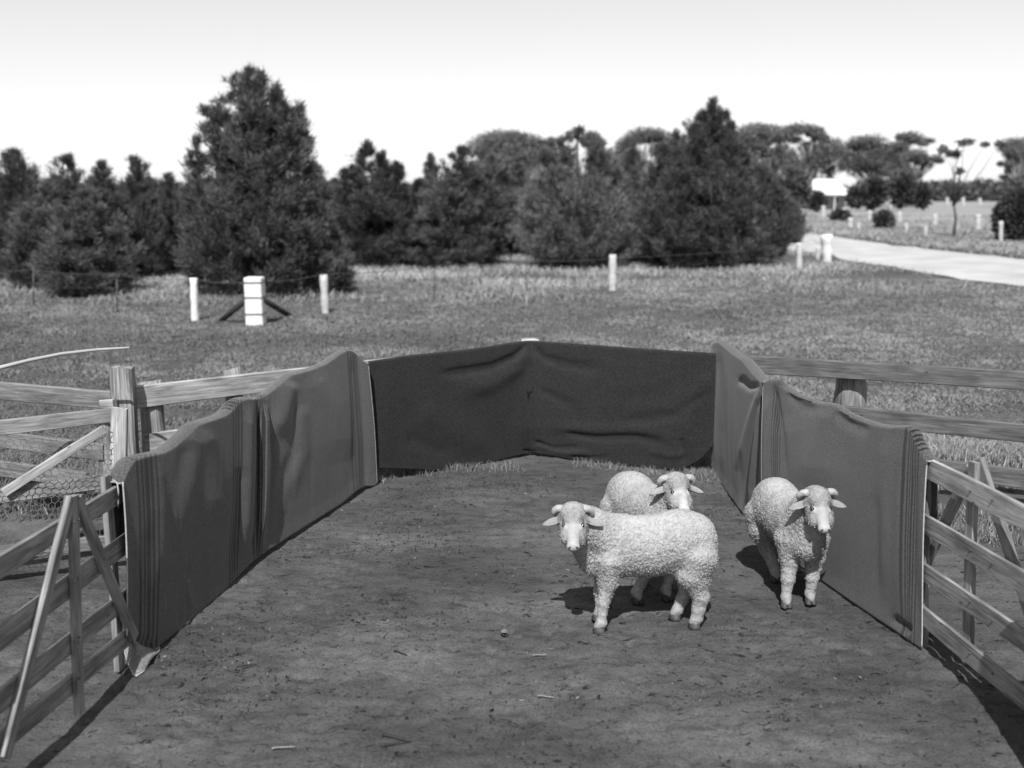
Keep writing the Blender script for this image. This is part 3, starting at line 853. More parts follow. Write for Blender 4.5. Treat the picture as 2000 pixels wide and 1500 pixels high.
def blanket(name, label, cat, A, B, top, bot, mat, folds, nu=150, nv=110, half=.036, drop=.30, base_off=.012, bulge=.01, seed=1, edges=(), sm=4, ns=.004, planef=None, endf=None, slack=1.0):
    """cloth hung over a rail: front face follows the measured outline, wraps over the top and hangs down the back"""
    d = nrm(B - A); nin = np.array([-d[1], d[0]])
    mid_ = (A + B) / 2
    if np.dot(nin, -mid_ + np.array([0, 6.8])) < 0: nin = -nin    # toward the pen
    n3_ = np.array([nin[0], nin[1], 0])
    s = np.linspace(0, 1, nu)
    tp = smooth1(poly_at(top, s), sm); bt_ = np.array(bot, float); fx = (tp[:, 0] - tp[0, 0]) / (tp[-1, 0] - tp[0, 0])
    bxx = bt_[0, 0] + fx * (bt_[-1, 0] - bt_[0, 0])
    bp = smooth1(np.stack([bxx, np.interp(bxx, bt_[:, 0], bt_[:, 1])], 1), max(sm // 2, 1))
    Pw = planef or (lambda a, b_: W(a, b_, A, B))
    T = np.array([Pw(*p) for p in tp]); Bt = np.array([Pw(*p) for p in bp])
    Bt[:, 2] = np.maximum(Bt[:, 2], .012)
    Vr = []; UVr = []
    H = np.linalg.norm(T - Bt, axis=1)
    # rows: back flap, over the top, front
    def row(Z3, uvv): Vr.append(Z3); UVr.append(np.c_[s, np.full(nu, uvv)])
    for f in np.linspace(1, .08, 9):
        w_ = .006 * fbm(np.c_[s * 6, np.full(nu, f * 3), np.full(nu, seed)], 2, seed)
        row(T - n3_ * (half * (.9 + .5 * f) + w_[:, None]) - np.array([0, 0, 1]) * (drop * f + half * .5), 1 + f * .3)
    for a in np.radians([150, 120, 95, 70, 45, 22]):
        row(T + n3_ * half * math.cos(a) * (1) + np.array([0, 0, 1]) * (half * .55 * (math.sin(a) - 1)), 1.0)
    vv = np.linspace(0, 1, nv)
    for v in vv:
        px_ = tp[:, 0] * (1 - v) + bp[:, 0] * v; py_ = tp[:, 1] * (1 - v) + bp[:, 1] * v
        base = T * (1 - v) + Bt * v
        top_in = np.clip(v / .05, 0, 1)
        fd = fold_disp(px_, py_, folds) * min(1, v / .03 + .25)
        nse = (fbm(np.c_[s * 15 + .6 * math.sin(v * 2), np.full(nu, v * .9), np.full(nu, seed * 1.7)], 3, seed + 3) * ns * .55 * (.35 + v) + fbm(np.c_[s * 4, np.full(nu, v * 1.3), np.full(nu, seed * 1.7)], 2, seed + 4) * ns * .7) * slack
        offs = half * (1 - .35 * v) + bulge * math.sin(math.pi * min(1, v * 1.1)) + fd + nse
        offs = np.where(offs < .012, .012 - .25 * (.012 - offs), offs) if v > .04 else offs
        dz = -half * .55 * (1 - math.exp(-v * 30)) * (1 - v)
        extra = endf(s, v) if endf is not None else 0
        row(base + n3_ * offs[:, None] + np.array([0, 0, 1]) * dz + extra, 1 - v)
    V = np.concatenate(Vr); UV = np.concatenate(UVr)
    nrow = len(Vr)
    V[:, 2] = np.maximum(V[:, 2], .008)
    ix = np.arange(nrow * nu).reshape(nrow, nu)
    F = np.stack([ix[:-1, :-1].ravel(), ix[:-1, 1:].ravel(), ix[1:, 1:].ravel(), ix[1:, :-1].ravel()], 1)
    org = np.array([mid_[0], mid_[1], 0])
    LOCAL = thing(name, org, label, cat, 'blankets and cloth hung over the pen walls')
    cl = put("cloth", V, F, mat, LOCAL, uv=UV)
    so = cl.modifiers.new("thickness", 'SOLIDIFY'); so.thickness = .005; so.offset = 0
    G3 = V.reshape(nrow, nu, 3)
    for e in edges:
        line = G3[3:, 0 if e == 'a' else nu - 1] if e in 'ab' else G3[-1]
        line = line[::2]
        Vt, Ft = tube(line + n3_ * .001, .0042, 5)
        put("bound_edge", Vt, Ft, M_twine, LOCAL)
    return LOCAL, G3

def stripe_set(c0, step, n_, w_): return [(c0 + step * k, w_ * (1.0 if k != n_ // 2 else 1.5)) for k in range(n_)]
# near left
A1 = LN1 + 0; B1 = LJ
m_l1 = blanket_mat("grey_blanket_near_left", .060, stripe_set(.165, .030, 5, .0072) + stripe_set(.835, .024, 4, .006), .20)
def end1(s, v):
    k = (np.clip((.27 - s) / .20, 0, 1) * np.clip((v - .78) / .22, 0, 1) ** 1.1)[:, None]
    return np.array([.13, -.05, .035])[None] * k
top = [(221, 941), (232, 915), (245, 895), (267, 888), (288, 884), (307, 880), (328, 867), (352, 845), (371, 826), (384, 822), (408, 815), (425, 809), (438, 800), (453, 781), (469, 775), (484, 777)]
bot = [(237, 1244), (262, 1260), (285, 1272), (306, 1272), (340, 1245), (380, 1205), (420, 1160), (455, 1125), (472, 1108), (480, 1100)]
bk, G1 = blanket("striped_blanket", "near left grey blanket with dark stripes and a turned-out pale lower corner", 'blanket', A1, B1, top, bot, m_l1,
        [([(372, 826), (345, 940), (290, 1060)], 18, 40, .014), ([(384, 828), (405, 930), (410, 1020)], 14, 34, .010),
         ([(352, 850), (328, 960), (290, 1060)], 12, 28, -.010), ([(352, 1130), (358, 1170), (388, 1215)], 5, 12, .007), ([(470, 780), (470, 900), (468, 1100)], 10, 13, .020), ([(455, 900), (450, 1000), (440, 1120)], 8, 16, -.012),
         ([(238, 1250), (300, 1262)], 12, 12, -.018), ([(262, 1322), (285, 1300)], 30, 20, .03), ([(290, 890), (300, 1000), (295, 1150)], 10, 14, .007)],
        seed=2, edges=('a',), drop=.42, half=.052)
fold_l = np.array([(237, 1240), (250, 1250), (266, 1258), (284, 1266), (302, 1276)], float); out_l = [(240, 1262), (250, 1296), (263, 1322), (280, 1312), (302, 1279)]
sF = np.linspace(0, 1, 21); fp = poly_at(fold_l, sF); op = poly_at(out_l, sF)
V = []; UVf = []
for v in np.linspace(0, 1, 14):
    for k in range(21):
        a = W(*fp[k], A1, B1, 0); nn_ = np.array([B1[1] - A1[1], -(B1[0] - A1[0]), 0]); nn_ /= np.linalg.norm(nn_)
        a = a + nn_ * .030; c = G(op[k][0], op[k][1], .012)
        t2 = v * v * .35 + v * .65
        pz = a * (1 - v) + c * v + nn_ * .018 * math.sin(math.pi * v) + np.array([0, 0, .012]) * math.sin(math.pi * v) + np.array([0, 0, .006]) * math.sin(sF[k] * 9)
        pz[2] = max(pz[2], .012); V.append(pz); UVf.append((.02 + .30 * sF[k], .1 * (1 - v)))
ixf = np.arange(14 * 21).reshape(14, 21)
Ff = np.stack([ixf[:-1, :-1].ravel(), ixf[:-1, 1:].ravel(), ixf[1:, 1:].ravel(), ixf[1:, :-1].ravel()], 1)
fo = put("turned_corner", V, Ff, blanket_mat("blanket_reverse", .15, stripe_set(.245, .012, 4, .003), .35), bk, uv=UVf)
fo['label'] = "pale turned-out lower corner"
so = fo.modifiers.new("thickness", 'SOLIDIFY'); so.thickness = .005; so.offset = 0
Vt, Ft = tube(np.array(V).reshape(14, 21, 3)[-1], .0042, 5); put("bound_edge", Vt, Ft, M_twine, bk)
Vt, Ft = tube(np.array(V).reshape(14, 21, 3)[:, 0], .0042, 5); put("bound_edge", Vt, Ft, M_twine, bk)
# far left: end turns toward the camera
m_l2 = blanket_mat("grey_blanket_far_left", .076, stripe_set(.035, .016, 4, .004) + stripe_set(.81, .022, 4, .0062), .20)
A2, B2 = LJ, LF
T2 = nrm(B2 - A2)
def end2(s, v):
    k = np.clip((s - .90) / .10, 0, 1)[:, None]
    return np.array([.015, -.085, 0.0])[None] * k * (1.0)
top = [(484, 778), (500, 775), (520, 763), (545, 742), (560, 730), (600, 720), (628, 709), (645, 697), (660, 686), (675, 681), (688, 688), (700, 702), (711, 706)]
bot = [(480, 1102), (505, 1082), (540, 1060), (600, 1022), (660, 985), (692, 958), (712, 948), (731, 944)]
bk, G2 = blanket("striped_blanket", "far left grey blanket whose striped end folds forward beside the dark back cloth", 'blanket', A2, B2, top, bot, m_l2,
        [([(494, 782), (492, 900), (488, 1090)], 6, 9, -.045), ([(505, 780), (506, 900), (500, 1080)], 7, 12, .030), ([(515, 785), (522, 900), (512, 1070)], 5, 8, -.014),
         ([(560, 738), (545, 800), (520, 850)], 14, 22, .016), ([(566, 770), (564, 880), (536, 970)], 6, 16, -.011), ([(580, 780), (580, 880), (552, 970)], 10, 18, .009),
         ([(540, 990), (530, 1030), (505, 1060)], 12, 14, -.007), ([(600, 725), (640, 790), (660, 900)], 20, 40, .008), ([(678, 690), (684, 800), (686, 950)], 6, 8, -.010)],
        seed=5, edges=('b',), endf=end2, drop=.35)
# back cloth
m_b = blanket_mat("dark_back_cloth", .0235, [], 1.0)
top = [(704, 708), (760, 700), (800, 694), (900, 684), (960, 676), (1000, 669), (1034, 665), (1060, 667), (1100, 670), (1200, 677), (1300, 684), (1396, 690)]
bot = [(733, 914), (780, 914), (860, 918), (930, 911), (985, 895), (1035, 883), (1080, 889), (1120, 898), (1180, 906), (1230, 918), (1290, 923), (1330, 917), (1365, 897), (1392, 868)]
PBL = np.array(BL) * 1.0
def plane_back(a, b_):
    return W(a, b_, PBL, BC) if a < 1035 else W(a, b_, BC, BR)
bk, G3b = blanket("dark_cloth", "wide dark cloth stretched across the far end of the pen", 'cloth', PBL, BR, top, bot, m_b,
        [([(1030, 668), (1005, 692), (960, 712), (910, 722), (850, 728)], 5, 10, -.045), ([(1030, 668), (1010, 715), (960, 745), (890, 762)], 9, 22, .032), ([(1034, 668), (1036, 780), (1034, 885)], 12, 26, .040),
         ([(1040, 670), (1062, 695), (1120, 712), (1180, 716)], 6, 14, -.026), ([(1095, 843), (1160, 854), (1240, 858), (1310, 870)], 6, 9, -.026), ([(1060, 826), (1140, 838), (1250, 842), (1320, 855)], 12, 14, .018),
         ([(1040, 858), (1080, 874), (1135, 873)], 4, 5, -.026), ([(1110, 893), (1150, 896), (1200, 894)], 3, 4, -.024), ([(1020, 879), (1050, 884)], 3, 4, -.03), ([(1050, 866), (1100, 884), (1160, 886)], 6, 6, .016),
         ([(1380, 760), (1310, 810), (1200, 832)], 8, 16, -.018), ([(1385, 720), (1340, 800), (1330, 900)], 14, 26, .018), ([(790, 850), (840, 870), (880, 890)], 14, 14, -.014), ([(820, 790), (900, 845), (960, 890)], 24, 26, .018),
         ([(1328, 850), (1334, 880), (1336, 906)], 5, 6, -.018), ([(750, 715), (755, 800), (760, 900)], 16, 16, .010), ([(1050, 755), (1090, 775), (1130, 798)], 7, 12, -.014), ([(1260, 885), (1300, 892), (1350, 880)], 8, 8, .014), ([(1200, 780), (1290, 770), (1370, 700)], 18, 24, -.012)],
        nu=260, seed=9, half=.03, drop=.25, planef=plane_back, ns=.006, sm=6)
pt = W(1031, 767, BC + np.array([-.1, 0]), BC + np.array([.1, 0])) 
j = int(np.argmin(np.abs(np.array([G3b[60, i, 0] for i in range(260)]) - pt[0])))
i_ = int(np.argmin(np.abs(G3b[15:, j, 2] - pt[2]))) + 15
c = G3b[i_, j] + np.array([0, -.006, 0])
V = [c + np.array(v) for v in [(-.034, .002, .035), (.042, .002, .038), (.03, -.004, .024), (.016, -.006, .016), (.012, -.004, -.03), (.002, -.002, -.062), (-.010, -.006, -.02), (-.008, -.006, .018), (-.02, -.004, .026)]]
V += [v + np.array([0, .006, 0]) for v in V]
F = [tuple(range(9)), tuple(range(17, 8, -1))] + [(k, (k + 1) % 9, 9 + (k + 1) % 9, 9 + k) for k in range(9)]
put("torn_hole", V, F, M_iris, bk, smooth=False)
# far right
m_r1 = blanket_mat("grey_blanket_far_right", .053, [], .4)
top = [(1397, 700), (1402, 668), (1412, 665), (1425, 675), (1440, 688), (1460, 700), (1475, 718), (1488, 733), (1500, 744)]
bot = [(1394, 906), (1398, 925), (1410, 945), (1425, 968), (1445, 1000), (1470, 1035), (1485, 1052), (1500, 1066)]
bk, _ = blanket("plain_blanket", "far right plain grey blanket hanging in long diagonal folds", 'blanket', RF, RJ, top, bot, m_r1,
        [([(1401, 672), (1402, 800), (1400, 925)], 6, 7, .014), ([(1412, 680), (1420, 780), (1416, 900)], 8, 12, -.006), ([(1455, 735), (1478, 752), (1497, 749)], 8, 5, -.016),
         ([(1498, 752), (1478, 820), (1462, 880), (1450, 930)], 3, 8, .012), ([(1498, 756), (1484, 840), (1468, 930), (1455, 1010)], 3, 7, -.016), ([(1499, 770), (1490, 860), (1476, 960), (1470, 1040)], 3, 6, .014),
         ([(1499, 790), (1494, 880), (1484, 1000), (1480, 1050)], 2, 5, -.018)],
        seed=13, drop=.4, half=.046)
# near right
m_r2 = blanket_mat("grey_blanket_near_right", .056, stripe_set(.055, .0125, 5, .0032) + stripe_set(.795, .026, 6, .0062), .12)
A4, B4 = RJ, RNc + (RNc - RNe) * 0 
top = [(1500, 745), (1509, 740), (1520, 741), (1532, 751), (1545, 760), (1565, 772), (1590, 781), (1610, 786), (1624, 787), (1636, 790), (1660, 806), (1690, 819), (1720, 828), (1745, 832), (1775, 832), (1790, 838), (1796, 856), (1806, 874), (1815, 888), (1823, 899)]
bot = [(1498, 1064), (1540, 1098), (1600, 1137), (1650, 1168), (1700, 1203), (1726, 1226), (1742, 1236), (1775, 1252), (1808, 1270)]
bk, _ = blanket("striped_blanket", "near right grey blanket with thin dark stripes and a pale near edge", 'blanket', A4, B4, top, bot, m_r2,
        [([(1545, 762), (1580, 790), (1610, 795)], 8, 14, -.011), ([(1640, 800), (1670, 822), (1715, 840)], 8, 14, -.013), ([(1626, 790), (1620, 850), (1610, 950)], 16, 40, .016), ([(1745, 836), (1740, 930), (1738, 1200)], 16, 16, .012),
         ([(1728, 960), (1724, 1100), (1724, 1210)], 10, 12, -.007), ([(1775, 840), (1772, 900), (1765, 1240)], 12, 14, .010), ([(1520, 745), (1540, 850), (1545, 950)], 6, 9, -.014), ([(1510, 760), (1508, 900), (1505, 1050)], 6, 8, .016),
         ([(1750, 1215), (1790, 1240)], 9, 10, -.022), ([(1550, 800), (1600, 1000), (1640, 1130)], 40, 60, .010), ([(1800, 900), (1798, 1100), (1800, 1240)], 8, 8, -.008)],
        nu=200, seed=17, edges=('a', 'b'), drop=.4, sm=2)

# twine tying the near left blanket to the hurdle
p0 = W(222, 940, LN1, LJ)
V, F = tube([p0 + [0, -.01, .01], p0 + [.03, -.03, .0], p0 + [.035, -.035, -.05], p0 + [.028, -.03, -.10], p0 + [.02, -.02, -.13]], .004, 5)
tag(put("twine", V, F, M_twine, origin=p0), "short pale twine tying the corner of the near left blanket to the top rail", 'twine')

# ------------------------------------------------------------------ sheep
def surface_nets(vol, org, h):
    ins = vol < 0
    s = ins.astype(np.int8)
    sm_ = sum(s[a:s.shape[0] - 1 + a, b:s.shape[1] - 1 + b, c:s.shape[2] - 1 + c] for a in (0, 1) for b in (0, 1) for c in (0, 1))
    act = np.argwhere((sm_ > 0) & (sm_ < 8))
    imap = np.full(sm_.shape, -1, np.int64)
    imap[act[:, 0], act[:, 1], act[:, 2]] = np.arange(len(act))
    acc = np.zeros((len(act), 3)); cnt = np.zeros(len(act))
    cor = [(a, b, c) for a in (0, 1) for b in (0, 1) for c in (0, 1)]
    for i, p in enumerate(cor):
        for q_ in cor[i + 1:]:
            if sum(abs(p[k] - q_[k]) for k in range(3)) != 1: continue
            v0 = vol[act[:, 0] + p[0], act[:, 1] + p[1], act[:, 2] + p[2]]; v1 = vol[act[:, 0] + q_[0], act[:, 1] + q_[1], act[:, 2] + q_[2]]
            m_ = (v0 < 0) != (v1 < 0)
            t_ = np.where(m_, v0 / np.where(m_, v0 - v1, 1), 0)
            pp = np.array(p)[None] + t_[:, None] * (np.array(q_) - np.array(p))[None]
            acc += pp * m_[:, None]; cnt += m_
    V = (act + acc / cnt[:, None]) * h + org
    Fs = []
    for ax in range(3):
        o1, o2 = [(1, 2), (2, 0), (0, 1)][ax]
        sl0 = [slice(None)] * 3; sl1 = [slice(None)] * 3
        sl0[ax] = slice(0, -1); sl1[ax] = slice(1, None)
        e = np.argwhere(ins[tuple(sl0)] != ins[tuple(sl1)])
        e = e[(e[:, o1] > 0) & (e[:, o2] > 0) & (e[:, o1] < vol.shape[o1] - 1) & (e[:, o2] < vol.shape[o2] - 1)]
        inside0 = ins[e[:, 0], e[:, 1], e[:, 2]]
        def cc(d1, d2):
            k = e.copy(); k[:, o1] -= d1; k[:, o2] -= d2
            return imap[k[:, 0], k[:, 1], k[:, 2]]
        qd = np.stack([cc(1, 1), cc(0, 1), cc(0, 0), cc(1, 0)], 1)
        qd = np.where(inside0[:, None], qd, qd[:, ::-1])
        Fs.append(qd)
    F = np.concatenate(Fs)
    return V, F[(F >= 0).all(1)]

def d_rcone(p, a, b, ra, rb):
    ba = b - a; pa = p - a
    h = np.clip(pa @ ba / (ba @ ba), 0, 1)
    return np.linalg.norm(pa - h[:, None] * ba, axis=1) - (ra + (rb - ra) * h)
def d_ell(p, c, ax, r):
    q_ = (p - c) @ np.array(ax).T
    r = np.array(r)
    k0 = np.linalg.norm(q_ / r, axis=1); k1 = np.linalg.norm(q_ / r ** 2, axis=1)
    return k0 * (k0 - 1) / np.maximum(k1, 1e-9)
def smin(a, b, k):
    h = np.clip(.5 + .5 * (b - a) / k, 0, 1)
    return b * (1 - h) + a * h - k * h * (1 - h)

M_wool, t, b = newmat("sheep_wool_and_hair")
geo = N(t, "ShaderNodeNewGeometry"); wa = N(t, "ShaderNodeAttribute", attribute_name="wool"); tn = N(t, "ShaderNodeAttribute", attribute_name="tone")
vo = N(t, "ShaderNodeTexVoronoi", i_Scale=150.0); t.links.new(geo.outputs['Position'], vo.inputs['Vector'])
nw = N(t, "ShaderNodeTexNoise", i_Scale=45, i_Detail=6, i_Roughness=.7); t.links.new(geo.outputs['Position'], nw.inputs['Vector'])
rw = ramp(t, [(.3, .23), (.5, .34), (.7, .42)]); t.links.new(nw.outputs['Fac'], rw.inputs[0])
rs = ramp(t, [(.3, .30), (.7, .42)]); t.links.new(nw.outputs['Fac'], rs.inputs[0])
mx = N(t, "ShaderNodeMix", data_type='RGBA'); t.links.new(wa.outputs['Fac'], mx.inputs[0]); t.links.new(rs.outputs[0], mx.inputs[6]); t.links.new(rw.outputs[0], mx.inputs[7])
cc_ = N(t, "ShaderNodeCombineColor")
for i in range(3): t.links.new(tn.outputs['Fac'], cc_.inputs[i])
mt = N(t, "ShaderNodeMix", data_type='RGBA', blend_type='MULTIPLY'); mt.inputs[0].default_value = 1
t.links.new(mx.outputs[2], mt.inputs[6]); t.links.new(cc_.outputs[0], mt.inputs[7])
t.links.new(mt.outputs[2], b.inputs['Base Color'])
b.inputs['Roughness'].default_value = .9; b.inputs['Specular IOR Level'].default_value = .1
hs = math_n(t, 'ADD', math_n(t, 'MULTIPLY', vo.outputs['Distance'], -.6), nw.outputs['Fac'])
bn = N(t, "ShaderNodeBump", i_Distance=.006); t.links.new(math_n(t, 'MULTIPLY', wa.outputs['Fac'], .75), bn.inputs['Strength'])
t.links.new(hs, bn.inputs['Height']); t.links.new(bn.outputs[0], b.inputs['Normal'])
M_fibre = tone_mat("fleece_fibres", 1.0, .9, .1)

def sheep(label, mid, heading, feet, O, f, roll=0.0, seed=1, size=1.0, back=.70, mark=None):
    """mid: point on the ground under the belly; feet: front L,R rear L,R (world xy); O: poll; f: poll to nose"""
    mid = np.array([mid[0], mid[1], 0.0]); hx = nrm([heading[0], heading[1], 0]); hy = np.array([-hx[1], hx[0], 0]); hz = np.array([0, 0, 1.0])
    def L(x_, y_, z_): return mid + hx * x_ * size + hy * y_ * size + hz * z_ * (back / .70)
    ax = [hx, hy, hz]
    f = nrm(f); s_ = nrm(np.cross(f, [0, 0, 1])); n_ = np.cross(s_, f)     # s_: lateral, n_: dorsal
    if n_[2] < 0: n_ = -n_
    ca, sa = math.cos(roll), math.sin(roll)
    s_, n_ = s_ * ca + n_ * sa, n_ * ca - s_ * sa
    hd = [s_, n_, f]
    wool = []; bare = []
    wool += [('e', L(-.17, 0, .505), ax, (.215, .158, .195)), ('e', L(.02, 0, .487), ax, (.27, .155, .183)), ('e', L(.18, 0, .490), ax, (.20, .150, .185)),
             ('e', L(-.28, 0, .52), ax, (.105, .118, .148)), ('e', L(.29, 0, .445), ax, (.115, .115, .135)), ('e', L(.33, 0, .40), ax, (.06, .07, .075))]
    nb = O - f * .035 - n_ * .045
    neck0 = L(.24, 0, .53)
    wool += [('c', neck0, neck0 * .45 + nb * .55, .148, .112), ('c', neck0 * .45 + nb * .55, nb, .112, .084)]
    wool += [('c', L(.33, 0, .42), O - n_ * .09 + f * .01, .095, .055)]
    wool += [('e', O + f * .000 + n_ * .014 - f * .012, hd, (.072, .060, .064)), ('e', O + f * .03 + n_ * .030, hd, (.052, .034, .045))]
    for sg in (-1, 1):
        wool += [('e', O + f * .088 + s_ * sg * .046 - n_ * .036, hd, (.031, .050, .072)), ('e', O + f * .01 + s_ * sg * .055 - n_ * .03, hd, (.035, .05, .05))]
    bare += [('c', O + f * .045 + n_ * .004, O + f * .10 - n_ * .002, .052, .043), ('c', O + f * .10, O + f * .178 - n_ * .012, .043, .033),
             ('e', O + f * .189 - n_ * .012, hd, (.036, .029, .022)), ('c', O + f * .06 - n_ * .055, O + f * .165 - n_ * .040, .038, .022),
             ('e', O + f * .178 - n_ * .038, hd, (.027, .015, .021))]
    for sg in (-1, 1):
        bare += [('e', O + f * .080 + s_ * sg * .042 + n_ * .016, hd, (.015, .017, .022))]
    hoofs = []
    for k, (fx, fy) in enumerate(feet):
        ft = np.array([fx, fy, 0.0]); sg = 1 if k % 2 == 0 else -1
        if k < 2:
            sh = L(.245, .075 * sg, .43); el = L(.25, .082 * sg, .315)
            fl = ft + hz * .068 - hx * .008; kn = (el * .46 + fl * .54) + hx * .008
            wool += [('c', sh, el, .095, .062), ('c', el, kn, .056, .037), ('c', kn, kn * .5 + fl * .5, .035, .027)]
            wool += [('c', kn * .5 + fl * .5, fl, .027, .0285), ('c', fl, ft + hz * .046 + hx * .012, .030, .024)]
        else:
            hp_ = L(-.255, .070 * sg, .43); stf = L(-.225, .084 * sg, .345)
            fl = ft + hz * .068 - hx * .008
            hk = fl * .55 + stf * .45 - hx * .040; hk[2] = .200
            wool += [('c', hp_, stf, .120, .088), ('c', hp_, hk * .5 + hp_ * .5, .105, .070), ('c', stf, hk, .076, .044), ('c', hk, hk * .4 + fl * .6, .042, .035)]
            wool += [('c', hk * .4 + fl * .6, fl, .029, .029), ('c', fl, ft + hz * .046 + hx * .012, .030, .024)]
        hoofs.append((ft, sg))
    def ev(p, lst, k):
        d = None
        for pr in lst:
            dd = d_rcone(p, pr[1], pr[2], pr[3], pr[4]) if pr[0] == 'c' else d_ell(p, pr[1], pr[2], pr[3])
            d = dd if d is None else smin(d, dd, k)
        return d
    def field(p): return smin(ev(p, wool, .022), ev(p, bare, .010), .010)
    h = .0054
    allp = np.array([pr[1] for pr in wool + bare] + [pr[2] for pr in wool + bare if pr[0] == 'c'])
    lo = allp.min(0) - .22; hi = allp.max(0) + .22
    lo[2] = .0; hi[2] = min(hi[2], 1.0)
    dims = np.ceil((hi - lo) / h).astype(int)
    # coarse pass then fine only near the surface
    ch = h * 4
    cd = np.ceil((hi - lo) / ch).astype(int) + 1
    cg = np.stack(np.meshgrid(*[lo[i] + ch * np.arange(cd[i]) for i in range(3)], indexing='ij'), -1).reshape(-1, 3)
    cv = field(cg).reshape(cd)
    vol = np.repeat(np.repeat(np.repeat(cv, 4, 0), 4, 1), 4, 2)[:dims[0], :dims[1], :dims[2]].copy()
    near_ = np.argwhere(np.abs(vol) < ch * 2.4)
    pp = near_ * h + lo
    vol[near_[:, 0], near_[:, 1], near_[:, 2]] = field(pp)
    vol[:, :, :1] = np.maximum(vol[:, :, :1], .004)
    V, F = surface_nets(vol, lo, h)
    def grad(p, e=.003):
        g_ = np.stack([field(p + np.eye(3)[i] * e) - field(p - np.eye(3)[i] * e) for i in range(3)], 1)
        return g_ / np.maximum(np.linalg.norm(g_, axis=1, keepdims=True), 1e-9)
    g_ = grad(V)
    V = V - g_ * np.clip(field(V), -.004, .004)[:, None]
    dw = ev(V, wool, .02); db = ev(V, bare, .01)
    wmask = np.clip((db - dw) / .016 + .5, 0, 1)
    # face stays clean in front of the cheeks
    # wool locks
    q_ = (V - mid) @ np.array([hx, hy, hz]).T
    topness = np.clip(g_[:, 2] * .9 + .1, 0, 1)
    legz = np.clip(1 - q_[:, 2] / .33, 0, 1)
    f1, f2 = worley(V * np.array([82, 82, 62]) + fbm(V * 26, 2, seed)[:, None] * .9, seed)
    lock = (f2 - f1)
    amp = (.0070 * (1 - .86 * topness)) * (1 - .88 * legz)
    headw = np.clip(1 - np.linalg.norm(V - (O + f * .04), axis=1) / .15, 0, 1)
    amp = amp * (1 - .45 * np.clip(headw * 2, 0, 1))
    disp = wmask * (amp * (.25 - np.exp(-(lock / .20) ** 2)) + .0020 * fbm(V * 44, 3, seed + 5) * (1 - .6 * topness) * (1 - .6 * legz) + (.007 * fbm(V * 5, 2, seed + 8)) * (1 - .7 * legz))
    V = V + g_ * disp[:, None]
    V[:, 2] = np.maximum(V[:, 2], .004)
    tone = 1 + .10 * fbm(V * 6, 3, seed + 20) - .10 * wmask * (1 - topness) - .26 * np.clip(headw * 2, 0, 1) * wmask  # head wool painted darker, for the self-shadow of the crown
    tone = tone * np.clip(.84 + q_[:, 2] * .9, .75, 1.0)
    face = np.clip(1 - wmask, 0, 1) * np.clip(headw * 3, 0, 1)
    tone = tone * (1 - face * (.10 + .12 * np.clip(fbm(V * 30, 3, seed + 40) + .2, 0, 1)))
    # ears joined to the same body mesh
    EV, EF = [], []; ET = []
    nbase = len(V)
    for sg in (-1, 1):
        rt = O + f * .020 + s_ * sg * .064 - n_ * .012
        ed_ = nrm(s_ * sg * .97 - hz * .08 - n_ * .16 + f * .03); wdv = nrm(np.cross(ed_, n_)); nn_ = np.cross(wdv, ed_)
        if np.dot(nn_, n_) < 0: nn_ = -nn_
        nl, nw_ = 14, 9
        for side in (0, 1):
            for i in range(nl):
                u = i / (nl - 1)
                half_w = .023 * math.sin(math.pi * min(1, .22 + u * .78)) ** .75 + .001
                for k in range(nw_):
                    v = k / (nw_ - 1) * 2 - 1
                    cup = .020 * (v * v) * (1 - .4 * u)
                    th = .0035 * (1 - v * v * .9) * (1 - u * .6) * (1 if side else -1)
                    ET.append(.85 if not side else .85 - .42 * (1 - abs(v)) * (1 - .4 * u))  # shade of the cupped inner side painted in, darkest along its middle
                    EV.append(rt + ed_ * (.112 * u) + wdv * half_w * v + nn_ * (cup + th - .012 * u * u))
            b0 = nbase + len(EV) - nl * nw_
            for i in range(nl - 1):
                for k in range(nw_ - 1):
                    qd = (b0 + i * nw_ + k, b0 + i * nw_ + k + 1, b0 + (i + 1) * nw_ + k + 1, b0 + (i + 1) * nw_ + k)
                    EF.append(qd if side else qd[::-1])
    ne = len(EV)
    Vall = np.concatenate([V, np.array(EV)]); Fall = np.concatenate([F, np.array(EF)])
    root = thing("sheep", mid, label, 'sheep', 'sheep standing in the pen')
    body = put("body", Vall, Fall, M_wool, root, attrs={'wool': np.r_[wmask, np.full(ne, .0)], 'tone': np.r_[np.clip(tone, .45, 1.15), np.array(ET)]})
    # fleece fibres
    r = np.random.default_rng(seed)
    tri = F[r.integers(0, len(F), 46000)]
    w4 = r.dirichlet([1, 1, 1, 1], len(tri))
    bp = (V[tri] * w4[:, :, None]).sum(1); bnm = (g_[tri] * w4[:, :, None]).sum(1); bw = (wmask[tri] * w4).sum(1); tp_ = (topness[tri] * w4).sum(1); bt_ = (tone[tri] * w4).sum(1)
    kp = r.random(len(tri)) < bw ** 2
    bp, bnm, tp_, bt_ = bp[kp], bnm[kp], tp_[kp], bt_[kp]
    m_ = len(bp)
    lowl = np.clip(bp[:, 2] / .25, .35, 1); ln = r.uniform(.005, .012, m_) * (1 - .45 * tp_) * lowl; wd_ = r.uniform(.0022, .0042, m_)
    dr = bnm * .75 + np.array([0, 0, -.45]) + r.normal(0, .45, (m_, 3)); dr /= np.linalg.norm(dr, axis=1, keepdims=True)
    sd = np.cross(dr, r.normal(size=(m_, 3))); sd /= np.linalg.norm(sd, axis=1, keepdims=True)
    b0_ = bp - bnm * .002
    tip = b0_ + dr * ln[:, None]; mdp = (b0_ + tip) / 2 + bnm * .001
